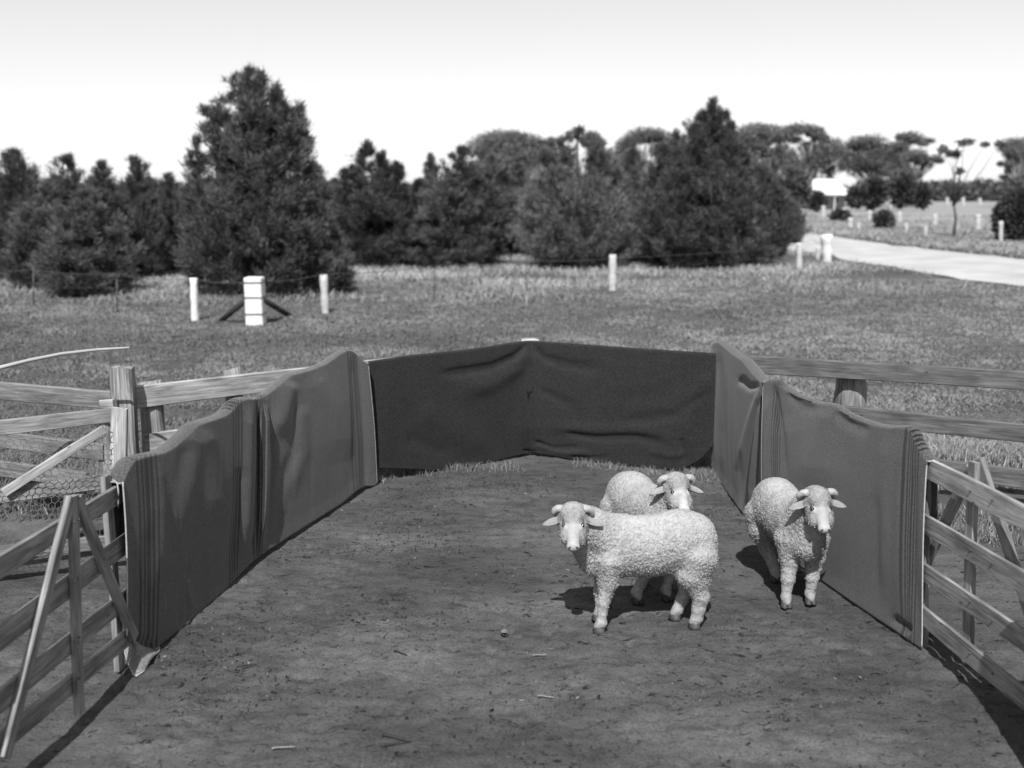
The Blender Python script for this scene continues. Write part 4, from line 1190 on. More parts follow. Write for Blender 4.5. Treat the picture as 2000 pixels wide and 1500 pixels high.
    Vf = np.stack([b0_ - sd * wd_[:, None] * .5, b0_ + sd * wd_[:, None] * .5, mdp + sd * wd_[:, None] * .5, mdp - sd * wd_[:, None] * .5, tip], 1).reshape(-1, 3)
    k5 = np.arange(m_)[:, None] * 5
    Ff = np.concatenate([k5 + np.array([[0, 1, 2]]), k5 + np.array([[0, 2, 3]]), k5 + np.array([[3, 2, 4]])])
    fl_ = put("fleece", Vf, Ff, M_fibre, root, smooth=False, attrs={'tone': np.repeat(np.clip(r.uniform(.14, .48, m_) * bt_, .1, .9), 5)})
    fl_['kind'] = 'stuff'
    # hooves: two toes each
    for ft, sg in hoofs:
        parts = []
        for tsg in (-1, 1):
            c0 = ft + hy * .016 * tsg + hx * .012
            V2, F2 = tube([c0 + hz * .001, c0 + hz * .014 + hx * 0, c0 + hz * .044 - hx * .008], [.0235, .0235, .0185], 9)
            V2 = c0 + (V2 - c0) @ (np.outer(hx, hx) * 1.45 + np.outer(hy, hy) * .8 + np.outer(hz, hz)).T
            parts.append((V2, F2))
        V2, F2 = merge(parts)
        V2[:, 2] = np.maximum(V2[:, 2], .0)
        put("hoof", V2, F2, M_hoof, root)
    # eyes, nostrils, mouth, horns
    def sph(c_, r3, axs, seg=10, rg_=7):
        Vs = []; Fs = []
        for i in range(rg_ + 1):
            a_ = math.pi * i / rg_
            for k in range(seg):
                p_ = 2 * math.pi * k / seg
                Vs.append(c_ + axs[0] * r3[0] * math.sin(a_) * math.cos(p_) + axs[1] * r3[1] * math.sin(a_) * math.sin(p_) + axs[2] * r3[2] * math.cos(a_))
        for i in range(rg_):
            for k in range(seg): Fs.append((i * seg + k, i * seg + (k + 1) % seg, (i + 1) * seg + (k + 1) % seg, (i + 1) * seg + k))
        return np.array(Vs), Fs
    def snap(p_, dirv, inset=0.0):
        """march from outside to the surface of the body"""
        q0 = p_ + dirv * .09
        for _ in range(40):
            d_ = float(field(q0[None])[0])
            if abs(d_) < .0005: break
            q0 = q0 - dirv * d_ * .8
        return q0 - dirv * inset
    for sg in (-1, 1):
        ec = snap(O + f * .074 + s_ * sg * .040 + n_ * .012, nrm(s_ * sg * .62 + n_ * .80), .0015)
        V2, F2 = sph(ec, (.0125, .0115, .0090), [f, s_, n_]); put("eye", V2, F2, M_eye, root)
        # brow / lid
        lid = [ec + f * x_ + nrm(s_ * sg * .7 + n_ * .7) * (.0085 - 14 * x_ * x_) - f * .004 - f * .011 + (n_ * .003) * (1 - (x_ / .016) ** 2) for x_ in np.linspace(-.016, .016, 7)]
        V2, F2 = tube(lid, [.0015, .003, .0036, .0038, .0036, .003, .0015], 6); put("eyelid", V2, F2, M_nos, root)
        nc = snap(O + f * .193 + s_ * sg * .015 - n_ * .004, nrm(f * .75 + n_ * .5 + s_ * sg * .35), .001)
        V2, F2 = sph(nc, (.0046, .0100, .0060), [nrm(s_ + n_ * .9 * sg), nrm(n_ - s_ * .9 * sg), f]); put("nostril", V2, F2, M_nos, root)
        # short curled horn
        hc = O + s_ * sg * .070 + n_ * .012 - f * .018
        pts = []; rad_ = []
        for k in range(14):
            u = k / 13; ang = -.4 + u * 4.4
            R_ = .034 * (1 - .30 * u)
            pts.append(hc + (n_ * .9 - f * .3) * R_ * math.cos(ang) + s_ * sg * (R_ * math.sin(ang) * .75 + .030 * u) - f * (.012 * math.sin(ang * .5)))
            rad_.append(.020 * (1 - u) ** .6 + .004)
        V2, F2 = tube(pts, rad_, 9, jit=.10); put("horn", V2, F2, M_horn, root)
    mc = [snap(O + f * (.178 + .014 * (1 - abs(a_))) + s_ * a_ * .024 - n_ * .030, nrm(f * .8 - n_ * .15 + s_ * a_ * .7), .0008) for a_ in np.linspace(-1, 1, 9)]
    V2, F2 = tube(mc, .0030, 5); put("mouth", V2, F2, M_nos, root)
    return root

O1 = P(1119, 1010, 5.50)
s1 = sheep("nearest sheep standing broadside with its body pointing left and face turned to the camera", (.80, 5.685), (-1, -.06),
      [G(1163, 1222)[:2], G(1172, 1245)[:2], G(1324, 1215)[:2], G(1356, 1232)[:2]][:0] or [tuple(G(1172, 1238)[:2]), tuple(G(1170, 1213)[:2]), tuple(G(1358, 1229)[:2]), tuple(G(1320, 1212)[:2])],
      O1, (-.03, -.80, -.60), seed=3)
O2 = P(1322, 949, 6.02)
s2 = sheep("rear sheep half hidden behind the broadside one, its head above that one's back", (.865, 6.32), (.42, -.90),
      [(.965, 6.05), (.775, 6.0), (.87, 6.52), (.70, 6.46)], O2, (.13, -.84, -.52), seed=11, roll=.02, size=.97, back=.715)
O3 = P(1597, 977, 5.80)
s3 = sheep("sheep on the right by the near right blanket, facing the camera with lowered head", (1.745, 6.22), (.13, -.99),
      [tuple(G(1582, 1181)[:2]), tuple(G(1535, 1188)[:2]), (1.83, 6.42), (1.725, 6.36)], O3, (.03, -.76, -.65), seed=23, roll=-.05, size=.97, back=.69)

# ------------------------------------------------------------------ trees
def tuft_mesh(pos, dirs, ln, wd, tone, r):
    m_ = len(pos)
    d = dirs / np.maximum(np.linalg.norm(dirs, axis=1, keepdims=True), 1e-9)
    sd = np.cross(d, r.normal(size=(m_, 3))); sd /= np.maximum(np.linalg.norm(sd, axis=1, keepdims=True), 1e-9)
    V = np.stack([pos - sd * wd[:, None] * .35, pos + sd * wd[:, None] * .35, pos + d * ln[:, None] * .55 + sd * wd[:, None] * .5, pos + d * ln[:, None], pos + d * ln[:, None] * .55 - sd * wd[:, None] * .5], 1)
    # two triangles: kite
    Vk = V[:, [0, 2, 3, 4]].reshape(-1, 3)
    k4 = np.arange(m_)[:, None] * 4
    F = np.concatenate([k4 + np.array([[0, 1, 3]]), k4 + np.array([[1, 2, 3]])])
    return Vk, F, np.repeat(tone, 4)
def spires_crown(r, spires, dens=1.0, leaf=.20, lw=.020, tone0=.07):
    """each spire: (x, y, z0, z1, radius) - upswept branches with needle sprays"""
    Ps, Ds, Ls, Ws, Ts = [], [], [], [], []
    for (sx, sy, z0, z1, R) in spires:
        H = z1 - z0
        nb_ = int(dens * 48 * (H * R) ** .8 + 20)
        tt = r.random(nb_) ** 1.1
        for t_ in tt:
            az = r.uniform(0, 2 * np.pi)
            prof = (1 - t_) ** .68 * (.74 + .26 * min(1, t_ / .18))
            Lb = max(.10, R * prof * r.uniform(.55, 1.25))
            el = math.radians(r.uniform(8, 40) + 30 * t_)
            bd = np.array([math.cos(az) * math.cos(el), math.sin(az) * math.cos(el), math.sin(el)])
            nt_ = int(7 + 26 * Lb)
            fr = r.uniform(.12, 1.0, nt_) ** .65
            c0 = np.array([sx, sy, z0 + t_ * H * .96 - Lb * math.sin(el) * .45])
            pos = c0 + bd * (fr * Lb / max(math.cos(el), .6))[:, None] + r.normal(0, .012 + .055 * Lb, (nt_, 3)) + np.array([0, 0, 1]) * (fr ** 2 * Lb * .15)[:, None]
            tb = tone0 * r.uniform(.65, 1.45)
            out = np.array([math.cos(az), math.sin(az), 0])
            for _ in range(7):
                Ps.append(pos + r.normal(0, .035, pos.shape)); Ds.append(bd * .7 + out * .25 + np.array([0, 0, .55]) + r.normal(0, .55, (nt_, 3)))
                Ls.append(r.uniform(.5, 1.3, nt_) * leaf); Ws.append(r.uniform(.7, 1.3, nt_) * lw); Ts.append(tb * r.uniform(.75, 1.3, nt_))
        n_ = 40
        zz = r.uniform(z1 - .45, z1 - .12, n_)
        Ps.append(np.c_[sx + r.normal(0, .012, n_), sy + r.normal(0, .012, n_), zz]); Ds.append(np.c_[r.normal(0, .6, n_), r.normal(0, .6, n_), np.ones(n_)])
        Ls.append(np.full(n_, leaf * .8)); Ws.append(np.full(n_, lw * .8)); Ts.append(np.full(n_, tone0))
    Ps, Ds, Ls, Ws, Ts = [np.concatenate(a_) for a_ in (Ps, Ds, Ls, Ws, Ts)]
    hole = fbm(Ps * 1.9 + 7.7 * tone0 * 100, 3, 91)
    kp = hole > -.44 + .25 * r.random(len(Ps))
    return tuft_mesh(Ps[kp], Ds[kp], Ls[kp], Ws[kp], Ts[kp] * np.clip(1 + .35 * hole[kp], .6, 1.5), r)
def trunk_mesh(H, r0, limbs, seed, lean=0.0):
    r = random.Random(seed)
    parts = [tube([(0, 0, -.1), (r.uniform(-.05, .05), 0, H * .3), (lean * .5, r.uniform(-.08, .08), H * .65), (lean, 0, H)], [r0 * 1.25, r0, r0 * .6, r0 * .12], 8, jit=.1)]
    for k in range(limbs):
        zf = r.uniform(.08, .7) * H; a = r.uniform(0, 6.28); l = (H - zf) * r.uniform(.25, .45)
        parts.append(tube([(0, 0, zf), (math.cos(a) * l * .6, math.sin(a) * l * .6, zf + l * .35), (math.cos(a) * l, math.sin(a) * l, zf + l * .9)], [r0 * .45, r0 * .3, r0 * .08], 5))
    return merge(parts)
def rnd_spires(r, H, R, n=5):
    sp = [(0, 0, 0.15, H, R)]
    for k in range(n):
        a = r.uniform(0, 6.28); d = R * r.uniform(.25, .6); h = H * r.uniform(.70, .97) * (1 - .35 * d / R)
        sp.append((math.cos(a) * d, math.sin(a) * d, .1, h * .95, R * r.uniform(.5, .8)))
    return sp
VAR = []
for k in range(6):
    r = np.random.default_rng(100 + k)
    H0, R0_ = 4.4, [1.5, 1.25, 1.7, 1.4, 1.1, 1.6][k]
    V, F, T = spires_crown(r, rnd_spires(r, H0, R0_, [5, 4, 6, 5, 3, 7][k]), dens=1.0, tone0=[.072, .066, .085, .10, .070, .092][k])
    cm = mesh_np("pine_crown", V, F, M_foliage, smooth=False, attrs={'tone': T})
    V, F = trunk_mesh(H0 * .95, .09, 9, k)
    tm = mesh_np("pine_trunk", V, F, M_bark)
    VAR.append((cm, tm, H0, R0_))
def tree_from(var, base, H, R, label, rot, group='young pines beyond the wire fence'):
    cm, tm, H0, R0_ = VAR[var]
    root = bpy.data.objects.new("pine_tree", None); root.empty_display_size = .2; COL.objects.link(root)
    root.location = [float(v) for v in base]; root.rotation_euler = (0, 0, rot)
    tag(root, label, 'tree', group)
    for nm, me in (("trunk", tm), ("crown", cm)):
        o = bpy.data.objects.new(nm, me); COL.objects.link(o); o.parent = root
        o.scale = (R / R0_, R / R0_, H / H0)
    return root
def place(px, topy, basey, hw, label, var, rot=0.0):
    b_ = G(px, basey); Y = b_[1]; t_ = P(px, topy, Y)
    return tree_from(var, (b_[0], b_[1], 0), t_[2] * 1.0, hw * np.linalg.norm(b_ - CAM) / 2000 * 1.12, label, rot)
def custom_pine(px, basey, spec, label, seed, tone0=.07, dens=1.25, leaf=.20):
    """spec: spires by pixel: (px, top y, half width px, z0, depth offset)"""
    b_ = G(px, basey); Y = b_[1]
    sp = []
    for (sx, ty, hw, z0, dy_) in spec:
        p_ = P(sx, ty, Y + dy_)
        sp.append((p_[0] - b_[0], dy_, z0 * .6, p_[2], hw * Y / 2000 * (1.45 if z0 >= .4 else 1.08)))
    r = np.random.default_rng(seed)
    root = thing("pine_tree", (b_[0], b_[1], 0), label, 'tree', 'young pines beyond the wire fence')
    V, F, T = spires_crown(r, sp, dens=dens, tone0=tone0, leaf=leaf)
    put("crown", V + LOC[root.name], F, M_foliage, root, smooth=False, attrs={'tone': T})
    V, F = trunk_mesh(sp[0][3] * .95, .13, 14, seed)
    put("trunk", V + LOC[root.name], F, M_bark, root)
    return root
custom_pine(485, 572, [(487, 118, 88, .39, 0), (462, 140, 60, .39, .2), (510, 135, 60, .39, -.2), (449, 150, 36, 1.5, .3), (428, 178, 50, .39, -.3), (536, 160, 40, 1.2, 0), (580, 205, 50, .39, .2), (560, 200, 60, .39, -.5), (592, 232, 40, .39, .1), (404, 200, 36, .8, .2), (380, 258, 48, .39, 0), (490, 180, 90, .39, -.5), (395, 330, 55, .2, -.6),
                        (600, 330, 50, .1, 0), (630, 400, 48, .1, -.3), (520, 300, 90, .1, -.9), (440, 340, 80, .1, -1.0), (650, 450, 36, .05, .3), (590, 440, 60, .05, -.9)],
            "tallest pine, a bushy many-tipped tree behind the thick white strainer post", 301, tone0=.068, dens=.62)
custom_pine(1392, 520, [(1393, 190, 60, .39, 0), (1380, 225, 60, .39, .2), (1405, 222, 60, .39, -.2), (1340, 232, 60, .39, .3), (1360, 240, 70, .3, -.4), (1425, 240, 55, .39, -.2), (1300, 280, 64, .39, .2), (1450, 285, 62, .39, 0), (1490, 325, 60, .39, .3), (1370, 210, 50, .39, .1), (1415, 215, 50, .39, .1), (1330, 330, 75, .1, -.8), (1430, 360, 80, .1, -.9), (1520, 365, 46, .39, 0), (1390, 330, 80, .1, -.6), (1285, 380, 45, .1, 0)],
            "big dark pine with a feathery pointed top, the last one before the road", 302, tone0=.066, dens=.85)
custom_pine(1125, 522, [(1130, 244, 66, .39, 0), (1105, 258, 60, .39, .3), (1160, 256, 60, .39, -.2), (1065, 292, 64, .39, 0), (1190, 305, 60, .39, .3), (1090, 330, 85, .1, -.8), (1160, 350, 70, .1, -.8), (1130, 380, 100, .1, -1.0)],
            "broad feathery pine in the middle, right of the gap with pale grass", 303, tone0=.11, dens=1.0)
custom_pine(715, 522, [(715, 276, 46, .3, 0), (690, 300, 34, .3, .2), (745, 300, 36, .5, 0), (778, 318, 34, .2, 0), (670, 330, 30, .2, -.2), (720, 380, 75, .1, -.7), (790, 380, 40, .1, .3)],
            "dark ragged pine right of the tallest one", 304, tone0=.055, dens=1.1)
PL = [
 (50, 292, 548, 62, "pointed pine nearest the left edge of the row", 0), (-20, 330, 548, 60, "pine cut by the left edge of the picture", 3),
 (150, 303, 560, 60, "second pointed pine from the left, with low skirts", 1), (212, 314, 552, 48, "third slim pine from the left", 4), (110, 360, 563, 70, "low bushy pine between the first two pointed ones at left", 2),
 (180, 372, 576, 78, "low spreading pine in front of the left group, its skirt on the pale grass", 5), (279, 306, 545, 50, "pine with a narrow tip left of the tallest tree", 0), (340, 338, 535, 42, "small pine tucked against the tallest one's left side", 4),
 (300, 390, 530, 70, "round dark pine low in the shade left of the tallest tree", 2), (618, 316, 520, 58, "soft pine close on the right of the tallest tree", 3),
 (660, 350, 515, 60, "fuller pine in the dip right of the tallest tree", 2), (845, 300, 505, 34, "slim small pine standing alone in the skyline dip", 4), (820, 350, 512, 55, "pine below the skyline dip", 0),
 (905, 286, 518, 74, "pine with a thin spike top left of the domed gum", 1), (880, 350, 522, 78, "wide low pine left of the pale grass gap", 5), (965, 300, 502, 62, "feathery pine against the domed gum", 3),
 (1010, 320, 498, 66, "pine behind the pale grass gap", 2), (1230, 290, 498, 62, "pale feathery pine left of the big dark one", 3), (1275, 330, 516, 56, "leaning pine touching the big dark one on its left", 5),
 (1205, 350, 495, 52, "small pine behind the leaning wire fence post", 0), (1530, 372, 478, 34, "small round pine at the road end of the row", 2), (760, 400, 512, 70, "low pine filling the row below the ragged dark one", 5)]
for k, (px, ty, by, hw, lb, vr) in enumerate(PL):
    place(px, ty, by, hw, lb, vr, k * 1.3)
# second row closing the gaps
for k, px in enumerate(range(-60, 1260, 88)):
    tree = place(px + (k * 37) % 23, 340 + (k * 53) % 34, 478 + (k * 29) % 10, 66, "pine of the back row, mostly hidden by the front pines", k % 6, k * 2.1)
    tree['group'] = 'back row of pines'

# gum trees
def gum(px, basey, tops, label, seed, Y=None, trunk=True, tone0=.10, leaf=.5, white=True, lean_px=0, dens=1.0, cat='tree'):
    """tops: clumps (px, py, half w px, half h px)"""
    b_ = G(px, basey); Y = Y or b_[1]
    b_ = P(px, basey, Y); b_[2] = 0
    r = np.random.default_rng(seed)
    root = thing("gum_tree", (b_[0], b_[1], 0), label, cat, 'tall gums beyond the road and pines')
    Ps, Ds, Ls, Ws, Ts = [], [], [], [], []
    parts = []
    sc = Y / 2000.0
    fork = P(px + lean_px * .5, basey - (basey - np.mean([c[1] for c in tops])) * .45, Y)
    fork[1] = b_[1]
    r0 = .005 * Y * (1 if Y > 100 else .25)
    r0 = min(r0, .34)
    parts.append(tube([b_ + [0, 0, -.3], b_ * .5 + fork * .5 + [.15, 0, 0], fork], [r0 * 1.2, r0, r0 * .8], 7, jit=.1))
    if Y > 100:
        rr_ = random.Random(seed); extra = []
        for (cx_, cy_, hw, hh_) in tops:
            for _ in range(4): extra.append((cx_ + rr_.uniform(-1, 1) * hw, cy_ + rr_.uniform(.2, 1.6) * hh_, hw * rr_.uniform(.35, .6), hh_ * rr_.uniform(.4, .7)))
        tops = tops + extra
        for dx_ in (rr_.uniform(-22, -10), rr_.uniform(10, 22)):
            q0 = b_ + np.array([dx_ * sc, rr_.uniform(-2, 2), 0]); tgt = tops[rr_.randrange(len(tops))]; q1 = P(tgt[0], tgt[1] + 10, Y)
            parts.append(tube([q0 + [0, 0, -.3], q0 * .6 + q1 * .4 + [dx_ * sc * .15, 0, 0], q1], [.42, .34, .14], 6, jit=.1))
    for (cx_, cy_, hw, hh_) in tops:
        if Y > 100: hw *= 1.22; hh_ *= 1.15
        c = P(cx_, cy_, Y); c = c + np.array([0, r.uniform(-1.5, 1.5), 0])
        n_ = int(dens * 620 * max(.4, (hw * hh_) / 300.0) + 60)
        u = r.normal(size=(n_, 3)); u /= np.linalg.norm(u, axis=1, keepdims=True); rad = r.random(n_) ** .4
        pos = c + u * rad[:, None] * np.array([hw * sc, hw * sc * .8, hh_ * sc]) * (1 + .25 * r.normal(size=(n_, 1)) * .5)
        Ps.append(pos); Ds.append(r.normal(size=(n_, 3)) + [0, 0, -.4]); Ls.append(r.uniform(.6, 1.2, n_) * leaf); Ws.append(r.uniform(.5, 1, n_) * leaf * .55); Ts.append(tone0 * 1.5 * r.uniform(.7, 1.35, n_))
        mdl = fork * .45 + c * .55 + [r.uniform(-.5, .5), 0, -hh_ * sc * .6]
        parts.append(tube([fork + [0, 0, -.4], mdl, c + [0, 0, -hh_ * sc * .2]], [r0 * .45, r0 * .28, r0 * .08], 5))
    V, F, T = tuft_mesh(np.concatenate(Ps), np.concatenate(Ds), np.concatenate(Ls), np.concatenate(Ws), np.concatenate(Ts), r)
    put("crown", V, F, M_gum, root, smooth=False, attrs={'tone': T})
    V, F = merge(parts)
    put("trunk", V, F, M_palebark if white else M_bark, root)
    return root
YG = 190
gum(985, 402, [(945, 285, 28, 20), (970, 268, 26, 12), (1003, 262, 20, 8), (1030, 275, 26, 14), (985, 292, 50, 26), (1052, 284, 22, 12), (1040, 300, 40, 22), (1075, 275, 14, 6)], "domed gum rising behind the middle pines", 401, YG, tone0=.09)
gum(1250, 402, [(1218, 285, 16, 14), (1235, 270, 18, 10), (1262, 258, 30, 8), (1290, 265, 24, 9), (1225, 305, 30, 20), (1305, 282, 26, 18), (1185, 310, 30, 16), (1315, 310, 30, 30)], "gum with a bright hole in its crown left of the big dark pine", 402, YG, tone0=.09)
gum(1480, 402, [(1450, 262, 26, 12), (1480, 250, 26, 10), (1505, 258, 22, 12), (1440, 285, 26, 18), (1475, 280, 20, 8), (1468, 305, 18, 14), (1500, 292, 14, 8), (1440, 320, 36, 22), (1510, 318, 20, 12), (1530, 340, 18, 12)], "spreading gum just right of the big dark pine", 403, YG, tone0=.085)
gum(1577, 404, [(1535, 262, 24, 10), (1560, 250, 26, 9), (1590, 252, 16, 8), (1530, 300, 16, 24), (1580, 290, 14, 16), (1548, 325, 22, 22), (1602, 262, 10, 10), (1600, 300, 18, 24), (1620, 325, 12, 20), (1625, 285, 22, 14), (1640, 295, 14, 10)], "gum with pale forking limbs beside the white roof", 404, YG * .96, tone0=.09)
gum(1700, 400, [(1660, 295, 16, 18), (1685, 275, 24, 10), (1705, 290, 34, 24), (1735, 300, 26, 20), (1690, 312, 40, 14), (1720, 318, 40, 12), (1752, 292, 16, 12)], "rounded dark gum right of the white roof", 405, YG * 1.05, tone0=.075)
gum(1778, 402, [(1772, 265, 18, 7), (1800, 271, 16, 6), (1760, 282, 12, 8), (1780, 300, 24, 8), (1765, 330, 18, 16), (1790, 305, 14, 9), (1822, 308, 14, 4), (1812, 320, 10, 5), (1795, 335, 10, 6), (1745, 335, 14, 18)], "wispy layered gum in the middle of the far right trees", 406, YG, tone0=.085, dens=.9)
gum(1862, 462, [(1868, 280, 14, 5), (1885, 277, 10, 4), (1855, 290, 10, 8), (1850, 300, 7, 4), (1908, 283, 7, 3), (1932, 282, 9, 3), (1862, 335, 7, 4), (1882, 368, 7, 3), (1866, 300, 6, 8)], "thin bare-stemmed sapling standing alone at the roadside", 407, 60, tone0=.07, leaf=.22, white=False, dens=.32)
gum(1985, 404, [(1970, 290, 14, 12), (1990, 280, 24, 12), (1985, 320, 14, 10), (2010, 300, 28, 22), (1965, 318, 8, 5), (2010, 340, 26, 14), (1975, 345, 14, 5)], "gum cut by the right edge of the picture", 408, YG, tone0=.09)

def bush(px, basey, hw, hh_, label, seed, tone0=.06, leaf=.14, n_=1500, Y=None):
    b_ = G(px, basey) if Y is None else P(px, basey, Y); Yv = b_[1]; sc = Yv / 2000
    r = np.random.default_rng(seed)
    u = r.normal(size=(n_, 3)); u /= np.linalg.norm(u, axis=1, keepdims=True)
    lump = 1 + .25 * vnoise(u * 2.2 + seed, seed)
    base = np.array([b_[0], b_[1], 0 if Y is None else max(0, b_[2])])
    pos = base + [0, 0, hh_ * sc] + u * (r.random(n_) ** .35 * lump)[:, None] * np.array([hw * sc, hw * sc, hh_ * sc])
    pos[:, 2] = np.maximum(pos[:, 2], .02)
    root = thing("bush", base, label, 'bush', 'bushes round the far paddock')
    V, F, T = tuft_mesh(pos, u + r.normal(0, .6, (n_, 3)) + [0, 0, .3], r.uniform(.6, 1.3, n_) * leaf, r.uniform(.5, 1, n_) * leaf * .5, tone0 * r.uniform(.6, 1.4, n_), r)
    put("foliage", V, F, M_foliage, root, smooth=False, attrs={'tone': T})
    V, F = tube([base + [0, 0, -.05], base + [0, 0, hh_ * sc]], [.05, .02], 6)
    put("stem", V, F, M_bark, root)
bush(1725, 447, 15, 16, "small round dark bush standing alone in the far paddock", 501, leaf=.35)
bush(1640, 432, 17, 9, "low flat bush among the pale posts across the road", 502, leaf=.35)
bush(1705, 402, 20, 26, "rounded shrub right of the white roof", 503, leaf=.9, Y=150)
bush(1762, 402, 19, 27, "taller dark shrub in front of the wispy gum", 504, leaf=.9, Y=150)
bush(1799, 400, 14, 17, "round shrub right of the wispy gum's trunk", 505, leaf=.8, Y=150)
bush(1672, 400, 14, 14, "shrub close to the right end of the white-roofed house", 506, leaf=.8, Y=150)
bush(1595, 405, 12, 12, "dark shrub in front of the house veranda", 507, leaf=.8, Y=140)
bush(1985, 472, 38, 48, "dark dense bush at the right edge beside the road", 508, leaf=.3, n_=9000)
bush(1545, 415, 26, 40, "grey-green shrub behind the road end of the pine row", 509, leaf=.6, n_=2600, Y=85, tone0=.10)
bush(1500, 410, 34, 42, "wide shrub showing behind the big dark pine's right side", 510, leaf=.6, n_=3000, Y=95, tone0=.10)

# far hedge / wood on the horizon
r = np.random.default_rng(600)
n_ = 52000
th = r.uniform(-.8, .8, n_); Yh = r.uniform(330, 380, n_)
hx_ = Yh * th
hmax = 5.0 + 2.0 * n2(hx_, Yh * 0, .02, 3, 77) + np.where((th > .33) & (th < .5), 1.5, 0)
pos = np.c_[hx_, Yh, r.random(n_) * hmax]
V, F, T = tuft_mesh(pos, r.normal(size=(n_, 3)), r.uniform(1.2, 2.4, n_), r.uniform(.8, 1.4, n_), r.uniform(.05, .11, n_), r)
tag(put("far_woodland", V, F, M_gum, smooth=False, attrs={'tone': T}), "low dark line of far trees along the horizon", 'woodland', kind='stuff')

# ------------------------------------------------------------------ far house
YH = 165.0
hc = P(1612, 395, YH)
root = thing("farmhouse", (hc[0], YH, 0), "low farmhouse with a bright white roof among the gums", 'house')
def Hb(x0, x1, y0, y1, z0, z1): return box(((x0 + x1) / 2 + hc[0], (y0 + y1) / 2 + YH, (z0 + z1) / 2), (x1 - x0, y1 - y0, z1 - z0))
M_wallh = plain("house_wall", .20, .3, 2); M_roofh = plain("white_iron_roof", .50, .60, 2, rough=.5)
V, F = Hb(-5.4, 3.6, 1.5, 8, -.2, 2.5); put("wall", V, F, M_wallh, root, smooth=False)
ez = 2.35
V = np.array([(-6.4, -.6, ez), (4.6, -.6, ez), (4.6, 9, ez), (-6.4, 9, ez), (-3.6, 4, ez + 2.5), (2.0, 4, ez + 2.5), (-6.4, -.6, ez - .12), (4.6, -.6, ez - .12), (4.6, 9, ez - .12), (-6.4, 9, ez - .12)]) + np.array([hc[0], YH, 0])
F = [(0, 1, 5, 4), (1, 2, 5), (2, 3, 4, 5), (3, 0, 4), (6, 9, 8, 7), (0, 6, 7, 1), (1, 7, 8, 2), (2, 8, 9, 3), (3, 9, 6, 0)]
rf = put("roof", V, F, M_roofh, root, smooth=False)
V, F = Hb(.6, 1.3, 4.6, 5.3, 3.6, 5.6); put("chimney", V, F, M_wallh, rf, smooth=False)
for x0 in (-4.9, -1.8, 1.3, 4.3):
    V, F = Hb(x0, x0 + .15, -.4, -.25, 0, 2.23); put("veranda_post", V, F, M_white, root, smooth=False)
for x0 in (-3.4, 1.5):
    V, F = Hb(x0, x0 + 1.1, 1.42, 1.5, .9, 2.0); w_ = put("window", V, F, M_white, root, smooth=False)
    V, F = Hb(x0 + .1, x0 + 1.0, 1.38, 1.42, 1.0, 1.9); put("pane", V, F, M_eye, w_, smooth=False)
V, F = Hb(-.8, .2, 1.42, 1.5, 0, 2.1); put("door", V, F, M_darkstrut, root, smooth=False)

# ------------------------------------------------------------------ posts of the wire fence
def white_post(px, topy, basey, wpx, label, mat=M_whitepost, lean=0, sq=False, taper=1.0, group='pale fence posts', n=9, dead=None, name="fence_post"):
    b_ = G(px, basey); Y = b_[1]; t_ = P(px + lean, topy, Y)
    rad = wpx * Y / 2000 / 2
    b2 = np.array([b_[0], b_[1], -.15]); pts = [b2 + (t_ - b2) * f for f in np.linspace(0, 1, 9)]
    rr = [rad * (1 + .10 * math.sin(k * 1.9 + px) + (taper - 1) * (k / 8)) for k in range(9)]
    V, F = tube(pts, rr, 4 if sq else n, jit=.12)
    if sq: 
        rot = math.pi / 4
        c_ = np.array([b_[0], b_[1], 0]); R_ = np.array([[math.cos(rot), -math.sin(rot), 0], [math.sin(rot), math.cos(rot), 0], [0, 0, 1]])
        V = (V - c_) @ R_.T + c_
        V[:, :2] = c_[:2] + (V[:, :2] - c_[:2]) * 1.32
    o = put(name, V, F, mat, origin=(b_[0], b_[1], 0), smooth=not sq)
    return tag(o, label, 'post', group), b_, t_
TOPS = []
_, b1, t1 = white_post(381, 543, 628, 15, "crooked white post left of the thick strainer post", M_white, lean=-3)
# strainer
b_ = G(500, 634); t_ = P(497, 541, b_[1]); Y = b_[1]
root = thing("strainer_post", (b_[0], b_[1], 0), "thick square whitewashed strainer post with dark wire bands and two struts", 'post')
wS = 34 * Y / 2000
V, F = box(((b_[0] + t_[0]) / 2, Y, t_[2] / 2 - .1), (wS, wS, t_[2] + .2)); 
o = put("post_shaft", V, F, M_white, root, smooth=False)
bv = o.modifiers.new("bevel", 'BEVEL'); bv.width = .03; bv.segments = 2
for py_ in (551, 580, 612):
    zc = P(497, py_, Y)[2]
    V, F = box(((b_[0] + t_[0]) / 2, Y, zc), (wS + .02, wS + .02, .022)); put("wire_band", V, F, M_iron, root, smooth=False)
for (a, m_, c) in (((484, 583), (455, 600), (430, 628)), ((514, 585), (540, 600), (566, 617))):
    s0 = P(*a, Y); s1_ = G(*c); pts = [s0, s0 * .5 + s1_ * .5, s1_ + (s1_ - s0) * .05]
    V, F = tube(pts, [.055, .06, .055], 7, jit=.1); put("strut", V, F, M_darkstrut, root)
_, b3, t3 = white_post(636, 536, 613, 16, "white post right of the strainer, leaning slightly", M_whitepost, lean=-4)
_, b4, t4 = white_post(1196, 497, 567, 15, "slim white post standing alone right of the middle pines", M_whitepost, lean=1)
white_post(1561, 474, 529, 12, "slim greyish post just left of the white tapered one at the road", M_whitepost)
white_post(1597, 482, 508, 8, "small faint post behind the white tapered one", M_whitepost)
white_post(1616, 458, 513, 17, "stout bright white tapered post at the near edge of the road", M_white, lean=-2, taper=1.35)
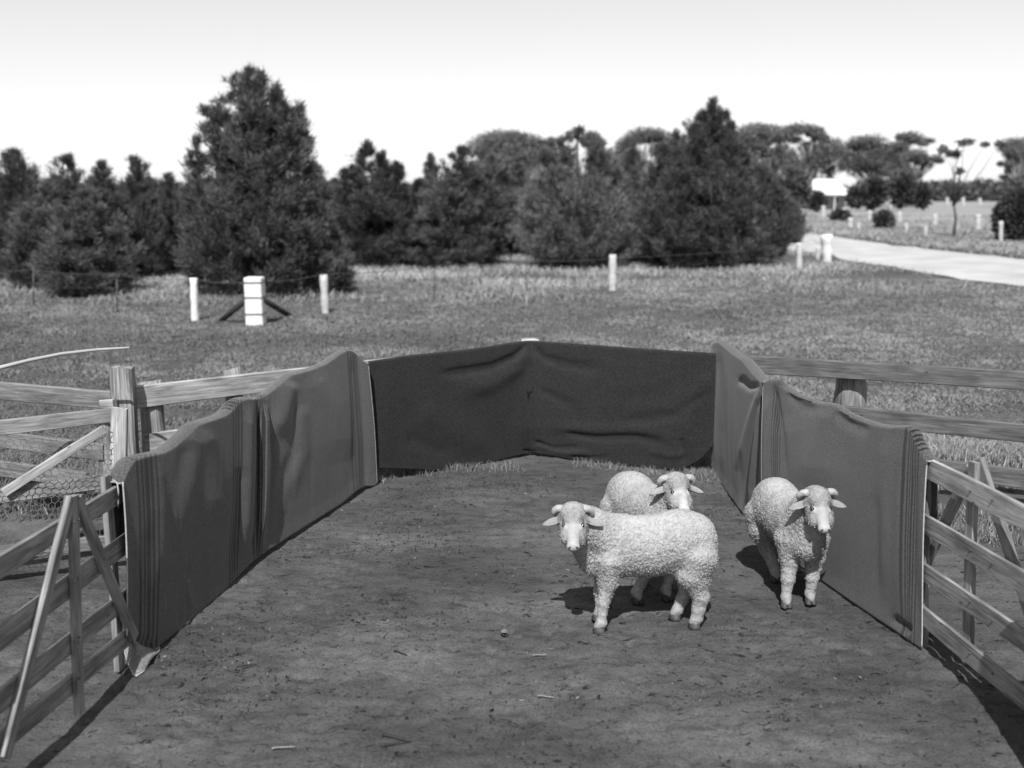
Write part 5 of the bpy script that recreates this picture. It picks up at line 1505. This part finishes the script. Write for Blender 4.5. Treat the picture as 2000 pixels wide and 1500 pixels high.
far_posts = [(1608, 402, 424, 8, "pale post just in front of the white-roofed house, left end of the far fence"), (1649, 406, 425, 9, "pale post standing in the low flat bush across the road"),
 (1661, 425, 447, 9, "nearer pale post right of the low flat bush"), (1698, 411, 432, 8, "pale post between the low flat bush and the round one"), (1740, 388, 405, 6, "tiny pale post under the taller dark shrub"),
 (1757, 413, 434, 8, "pale post immediately right of the small round bush"), (1770, 436, 454, 7, "short pale post low in the verge right of the round bush"), (1826, 418, 440, 9, "pale post left of the bare-stemmed sapling"),
 (1910, 419, 449, 11, "tall pale post right of the bare-stemmed sapling"), (1808, 442, 462, 7, "leaning grey stub in the road verge left of the sapling"), (1817, 383, 399, 7, "distant pale post just right of the last round shrub"),
 (1850, 386, 400, 6, "distant pale post directly left of the sapling's stem"), (1881, 386, 402, 7, "distant pale post directly right of the sapling's stem"), (1914, 387, 400, 6, "distant pale post against the dark hedge at right"),
 (1955, 432, 474, 8, "pale corner post beside the dense bush at the right edge"), (1677, 436, 449, 7, "short grey stub between the verge and the low flat bush"), (1565, 408, 432, 7, "faint pale post at the end of the pine row")]
for k, (px, ty, by, wpx, lb) in enumerate(far_posts):
    white_post(px, ty, by, wpx, lb, M_whitepost, group='pale posts across the road')
# thin iron droppers
for px, ty, by, lb in ((65, 520, 600, "thin dark iron dropper in the grass at far left"), (228, 545, 612, "thin dark iron dropper under the low left pine"), (848, 525, 588, "thin dark iron dropper left of the middle of the fence"), (1028, 508, 572, "thin dark iron dropper in front of the pale grass gap")):
    b_ = G(px, by); t_ = P(px, ty, b_[1])
    V, F = tube([(b_[0], b_[1], -.1), (t_[0], b_[1], t_[2])], .016, 5)
    tag(put("fence_dropper", V, F, M_iron, origin=(b_[0], b_[1], 0)), lb, 'fence dropper', 'thin droppers of the wire fence')
# wires
line = [G(-150, 605), G(65, 600), G(228, 612), G(381, 628), G(500, 634), G(636, 613), G(848, 588), G(1028, 572), G(1196, 567), G(1561, 529), G(1616, 513)]
root = thing("fence_wires", (line[4][0], line[4][1], 0), "slack wires strung between the white posts in front of the pines", 'wire')
for hh_ in (.84, .55, .28):
    pts = []
    for i in range(len(line) - 1):
        for f in np.linspace(0, 1, 8, endpoint=False):
            p_ = line[i] * (1 - f) + line[i + 1] * f
            pts.append([p_[0], p_[1] - .03, hh_ - .05 * math.sin(math.pi * f)])
    V, F = tube(pts, .006 if hh_ > .8 else .003, 4, caps=False); put("wire", V, F, M_iron, root)
